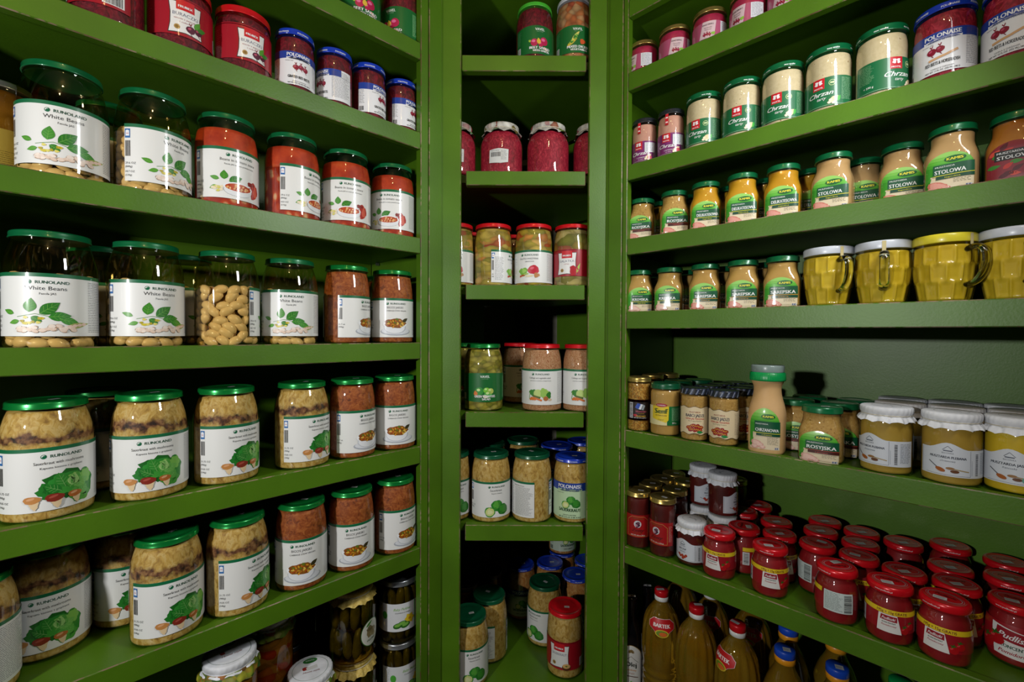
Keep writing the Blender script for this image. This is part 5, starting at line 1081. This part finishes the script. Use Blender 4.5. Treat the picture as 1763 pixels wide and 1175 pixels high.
('pleb',0.6824,0.8016,1.2230,-61.0,'paper-capped mustard jar second in the file nearest the grainy mustard'),
('pleb',0.7306,0.8535,1.2230,-61.1,'paper-capped mustard jar last in the file nearest the grainy mustard'),
('pleb',0.7371,0.7566,1.2230,-64.1,'paper-capped mustard jar second in the middle file'),
('pleb',0.7854,0.8086,1.2230,-64.1,'paper-capped mustard jar last in the middle file'),
('pleb',0.7894,0.7089,1.2230,-67.6,'paper-capped mustard jar second in the file behind the oil-flask label'),
('pleb',0.8376,0.7608,1.2230,-67.2,'paper-capped mustard jar last in the file behind the oil-flask label'),
('gold',0.3009,1.0773,0.9495,-15.6,'gold-lidded ketchup jar beside the post, foremost there'),
('gold',0.3454,1.0349,0.9495,-46.5,'gold-lidded ketchup jar touching the white paper cap'),
('gold',0.3440,1.1289,0.9495,-6.9,'gold-lidded ketchup jar, second in the file beside the post'),
('gold',0.3864,1.1693,0.9495,-8.6,'gold-lidded ketchup jar, third in the file beside the post'),
('gold',0.3909,1.0866,0.9495,-9.8,'gold-lidded ketchup jar, second in the file by the paper caps'),
('gold',0.4392,1.1456,0.9495,-11.0,'gold-lidded ketchup jar, third in the file by the paper caps'),
('gold',0.4323,1.2114,0.9495,-9.6,'gold-lidded ketchup jar farthest back against the panel'),
('keczup',0.3975,0.9986,0.9495,-57.7,'white paper-capped ketchup jar standing low at the front'),
('keczup',0.4588,1.0885,1.0440,-1.1,'white paper-capped ketchup jar on top of another'),
('keczup',0.4588,1.0885,0.9495,23.9,'white paper-capped ketchup jar beneath another'),
('keczup',0.4783,1.0289,1.0440,35.6,'ketchup jar on top of the stack behind the paper caps'),
('keczup',0.4783,1.0289,0.9495,60.6,'ketchup jar at the bottom of the stack behind the paper caps'),
('gold',0.5732,1.1642,0.9495,3.8,'dark gold-lidded jar beside the rear ketchup stack'),
('paste',0.4334,0.9452,0.9495,-46.6,'tomato paste jar standing against the paper-capped ketchup, foremost of its file'),
('paste',0.4955,0.9669,0.9495,58.3,'tomato paste jar with its barcode side forward, second in the ketchup-side file'),
('paste',0.5376,1.0538,0.9495,-6.8,'tomato paste jar third in the file nearest the ketchup'),
('paste',0.5919,1.0909,0.9495,-8.4,'tomato paste jar last in the file nearest the ketchup, by the panel'),
('paste',0.5033,0.8816,0.9495,-26.7,'tomato paste jar foremost of the second file, label squarely forward'),
('paste',0.5531,0.9351,0.9495,-10.3,'tomato paste jar second in the second file'),
('paste',0.5811,0.9947,0.9495,-10.3,'tomato paste jar third in the second file, last before the panel'),
('paste',0.6005,0.8895,0.9495,116.3,'tomato paste jar foremost of the third file, ingredients side forward, set back'),
('paste',0.6467,0.9487,0.9495,-14.3,'tomato paste jar second in the third file'),
('paste',0.6896,0.9986,0.9495,-14.6,'tomato paste jar third in the third file, last before the panel'),
('paste',0.5765,0.8022,0.9495,-185.7,'tomato paste jar foremost of the fourth file, its text panel and barcode forward'),
('paste',0.6453,0.8413,0.9495,-57.2,'tomato paste jar second in the fourth file'),
('paste',0.6868,0.8924,0.9495,-17.6,'tomato paste jar third in the fourth file'),
('paste',0.7283,0.9435,0.9495,-17.7,'tomato paste jar last in the fourth file'),
('paste',0.6277,0.7510,0.9495,-40.0,'tomato paste jar foremost of the fifth file, label forward, yellow band'),
('paste',0.6827,0.7871,0.9495,-20.6,'tomato paste jar second in the fifth file'),
('paste',0.7741,0.8961,0.9495,-20.8,'tomato paste jar last in the fifth file, standing apart near the panel'),
('paste',0.6746,0.7040,0.9495,-60.7,'tomato paste jar foremost of the sixth file, largest with a yellow band'),
('paste',0.7357,0.7481,0.9495,-24.1,'tomato paste jar second in the sixth file'),
('paste',0.7760,0.8010,0.9495,-24.1,'tomato paste jar third in the sixth file'),
('paste',0.8380,0.7628,0.9495,-27.7,'tomato paste jar second in the file cut off by the picture edge'),
('paste',0.8970,0.8209,0.9495,-27.5,'tomato paste jar third in the file cut off by the picture edge'),
('paste',0.8568,0.8853,0.9495,-24.1,'tomato paste jar last in the sixth file, standing apart against the panel'),
('pastebig',0.7780,0.6977,0.9495,-53.0,'tomato paste jar without a yellow band, large white label, at the picture edge'),
('olej',0.2959,1.1089,0.5570,-14.9,'dark oil bottle with a white arched label beside the post'),
('olej',0.3484,1.1554,0.5570,-16.8,'dark oil bottle behind the white-labelled one'),
('bartek',0.3498,1.0513,0.5570,-16.4,'golden oil bottle with red cap and red neck label facing out'),
('bartek',0.4051,0.9870,0.5570,157.8,'golden oil bottle with red cap, no label showing'),
('bartek',0.4651,0.9270,0.5570,-76.4,'golden oil bottle with red cap, its red neck label turned aside'),
('bartek',0.4685,1.0611,0.5570,-34.7,'golden oil bottle behind the middle two, only a red label showing'),
('bartek',0.5422,1.0193,0.5570,-38.8,'golden oil bottle behind the blue-capped one, broad red label'),
('bartek',0.4238,1.1331,0.5570,98.9,'golden oil bottle in shade behind the first two'),
('bluecap',0.5320,0.8766,0.5570,-31.2,'oil bottle with a blue and yellow cap, next to the red-capped ones'),
('bluecap',0.5796,0.9443,0.5570,59.0,'oil bottle with a yellow collar behind the blue-capped one'),
('bluecap',0.6007,0.8303,0.5570,-35.7,'oil bottle with a blue and yellow cap, low near the bottom edge'),
('bluecap',0.6550,0.9100,0.5570,55.6,'oil bottle in shade behind the two blue-capped ones'),
('greencap',0.7053,0.8133,0.5570,-40.9,'bottle with a green and white cap, lowest near the bottom edge'),
]
INFO = dict(
 bean=('white_bean_jar', 'jar', 'white bean jars'), tombean=('tomato_bean_jar', 'jar', 'jars of beans in tomato sauce'), kraut=('mushroom_sauerkraut_jar', 'jar', 'jars of sauerkraut with mushrooms'),
 bigos=('cabbage_stew_jar', 'jar', 'cabbage stew jars'), frubex=('beet_jar', 'jar', 'squat red-lidded beet jars'), polo=('beet_jar', 'jar', 'blue-lidded beet jars'), vbeet=('beet_jar', 'jar', 'green-labelled beet jars'),
 vmix=('vegetable_jar', 'jar', None), clothbeet=('beet_jar', 'jar', 'paper-capped beet jars'), salad=('vegetable_salad_jar', 'jar', 'red-lidded salad jars'), salfru=('vegetable_salad_jar', 'jar', 'red-lidded salad jars'),
 tomsal=('tomato_salad_jar', 'jar', 'green tomato salad jars'), cabsal=('cabbage_salad_jar', 'jar', 'cabbage salad jars'), plainkraut=('sauerkraut_jar', 'jar', 'plain sauerkraut jars'), polokraut=('sauerkraut_jar', 'jar', 'blue-lidded sauerkraut jars'),
 polocarrot=('sauerkraut_jar', 'jar', 'blue-lidded sauerkraut jars'), frukraut=('sauerkraut_jar', 'jar', None), pinkrad=('beet_horseradish_jar', 'jar', 'small gold-lidded horseradish jars'), chrzpink=('pink_horseradish_jar', 'jar', 'pink horseradish jars'),
 chrzan=('horseradish_jar', 'jar', 'green-labelled horseradish jars'), poloradish=('beet_horseradish_jar', 'jar', 'blue-lidded horseradish jars'), mug=('mustard_mug', 'mug', 'glass mugs of mustard'), mugy=('mustard_mug', 'mug', 'glass mugs of mustard'),
 seed=('mustard_seed_jar', 'jar', 'mustard seed jars'), senf=('mustard_jar', 'jar', 'yellow and green mustard jars'), babci=('mustard_jar', 'jar', 'mustard jars with wrapped caps'), kbottle=('mustard_bottle', 'bottle', None),
 kbig=('mustard_jar', 'jar', 'green-lidded mustard jars on the lower shelf'), pleb=('mustard_jar', 'jar', 'paper-capped mustard jars'), jasn=('mustard_jar', 'jar', 'paper-capped mustard jars'), gold=('ketchup_jar', 'jar', 'gold-lidded ketchup jars'),
 keczup=('ketchup_jar', 'jar', 'paper-capped ketchup jars'), paste=('tomato_paste_jar', 'jar', 'tomato paste jars'), pastebig=('tomato_paste_jar', 'jar', 'tomato paste jars'), clothpick=('pickle_jar', 'jar', 'cloth-capped pickle jars'),
 baby=('pickle_jar', 'jar', 'silver-lidded pickle jars'), capsal=('vegetable_jar', 'jar', 'vegetable jars with printed skirts'), captall=('vegetable_jar', 'jar', 'vegetable jars with printed skirts'), bartek=('oil_bottle', 'bottle', 'oil bottles'),
 bluecap=('oil_bottle', 'bottle', 'oil bottles'), greencap=('plastic_bottle', 'bottle', None), olej=('dark_oil_bottle', 'bottle', 'dark oil bottles'), amber=('amber_jar', 'jar', None), darkjar=('preserve_jar', 'jar', 'dark preserve jars'))
for k_ in ('kros', 'kdel', 'ksto', 'kchi', 'kkre', 'ksar'): INFO[k_] = ('mustard_jar', 'jar', 'green-lidded mustard jars')

def spawn(kind, x, y, z, yaw, label):
    name, cat, group = INFO[kind]
    root = bpy.data.objects.new(name, None); root.empty_display_size = .03; sc.collection.objects.link(root)
    root.location = (x, y, z + .0002); root.rotation_euler = (0, 0, math.radians(yaw)); root['label'] = label; root['category'] = cat
    if group: root['group'] = group
    made = {}
    for pname, me, par in KIND[kind]:
        o = bpy.data.objects.new(pname, me); sc.collection.objects.link(o); o.parent = made[par] if par else root; made[pname] = o
    return root
for it in ITEMS: spawn(*it)
for me in list(bpy.data.meshes):
    if not me.users: bpy.data.meshes.remove(me)
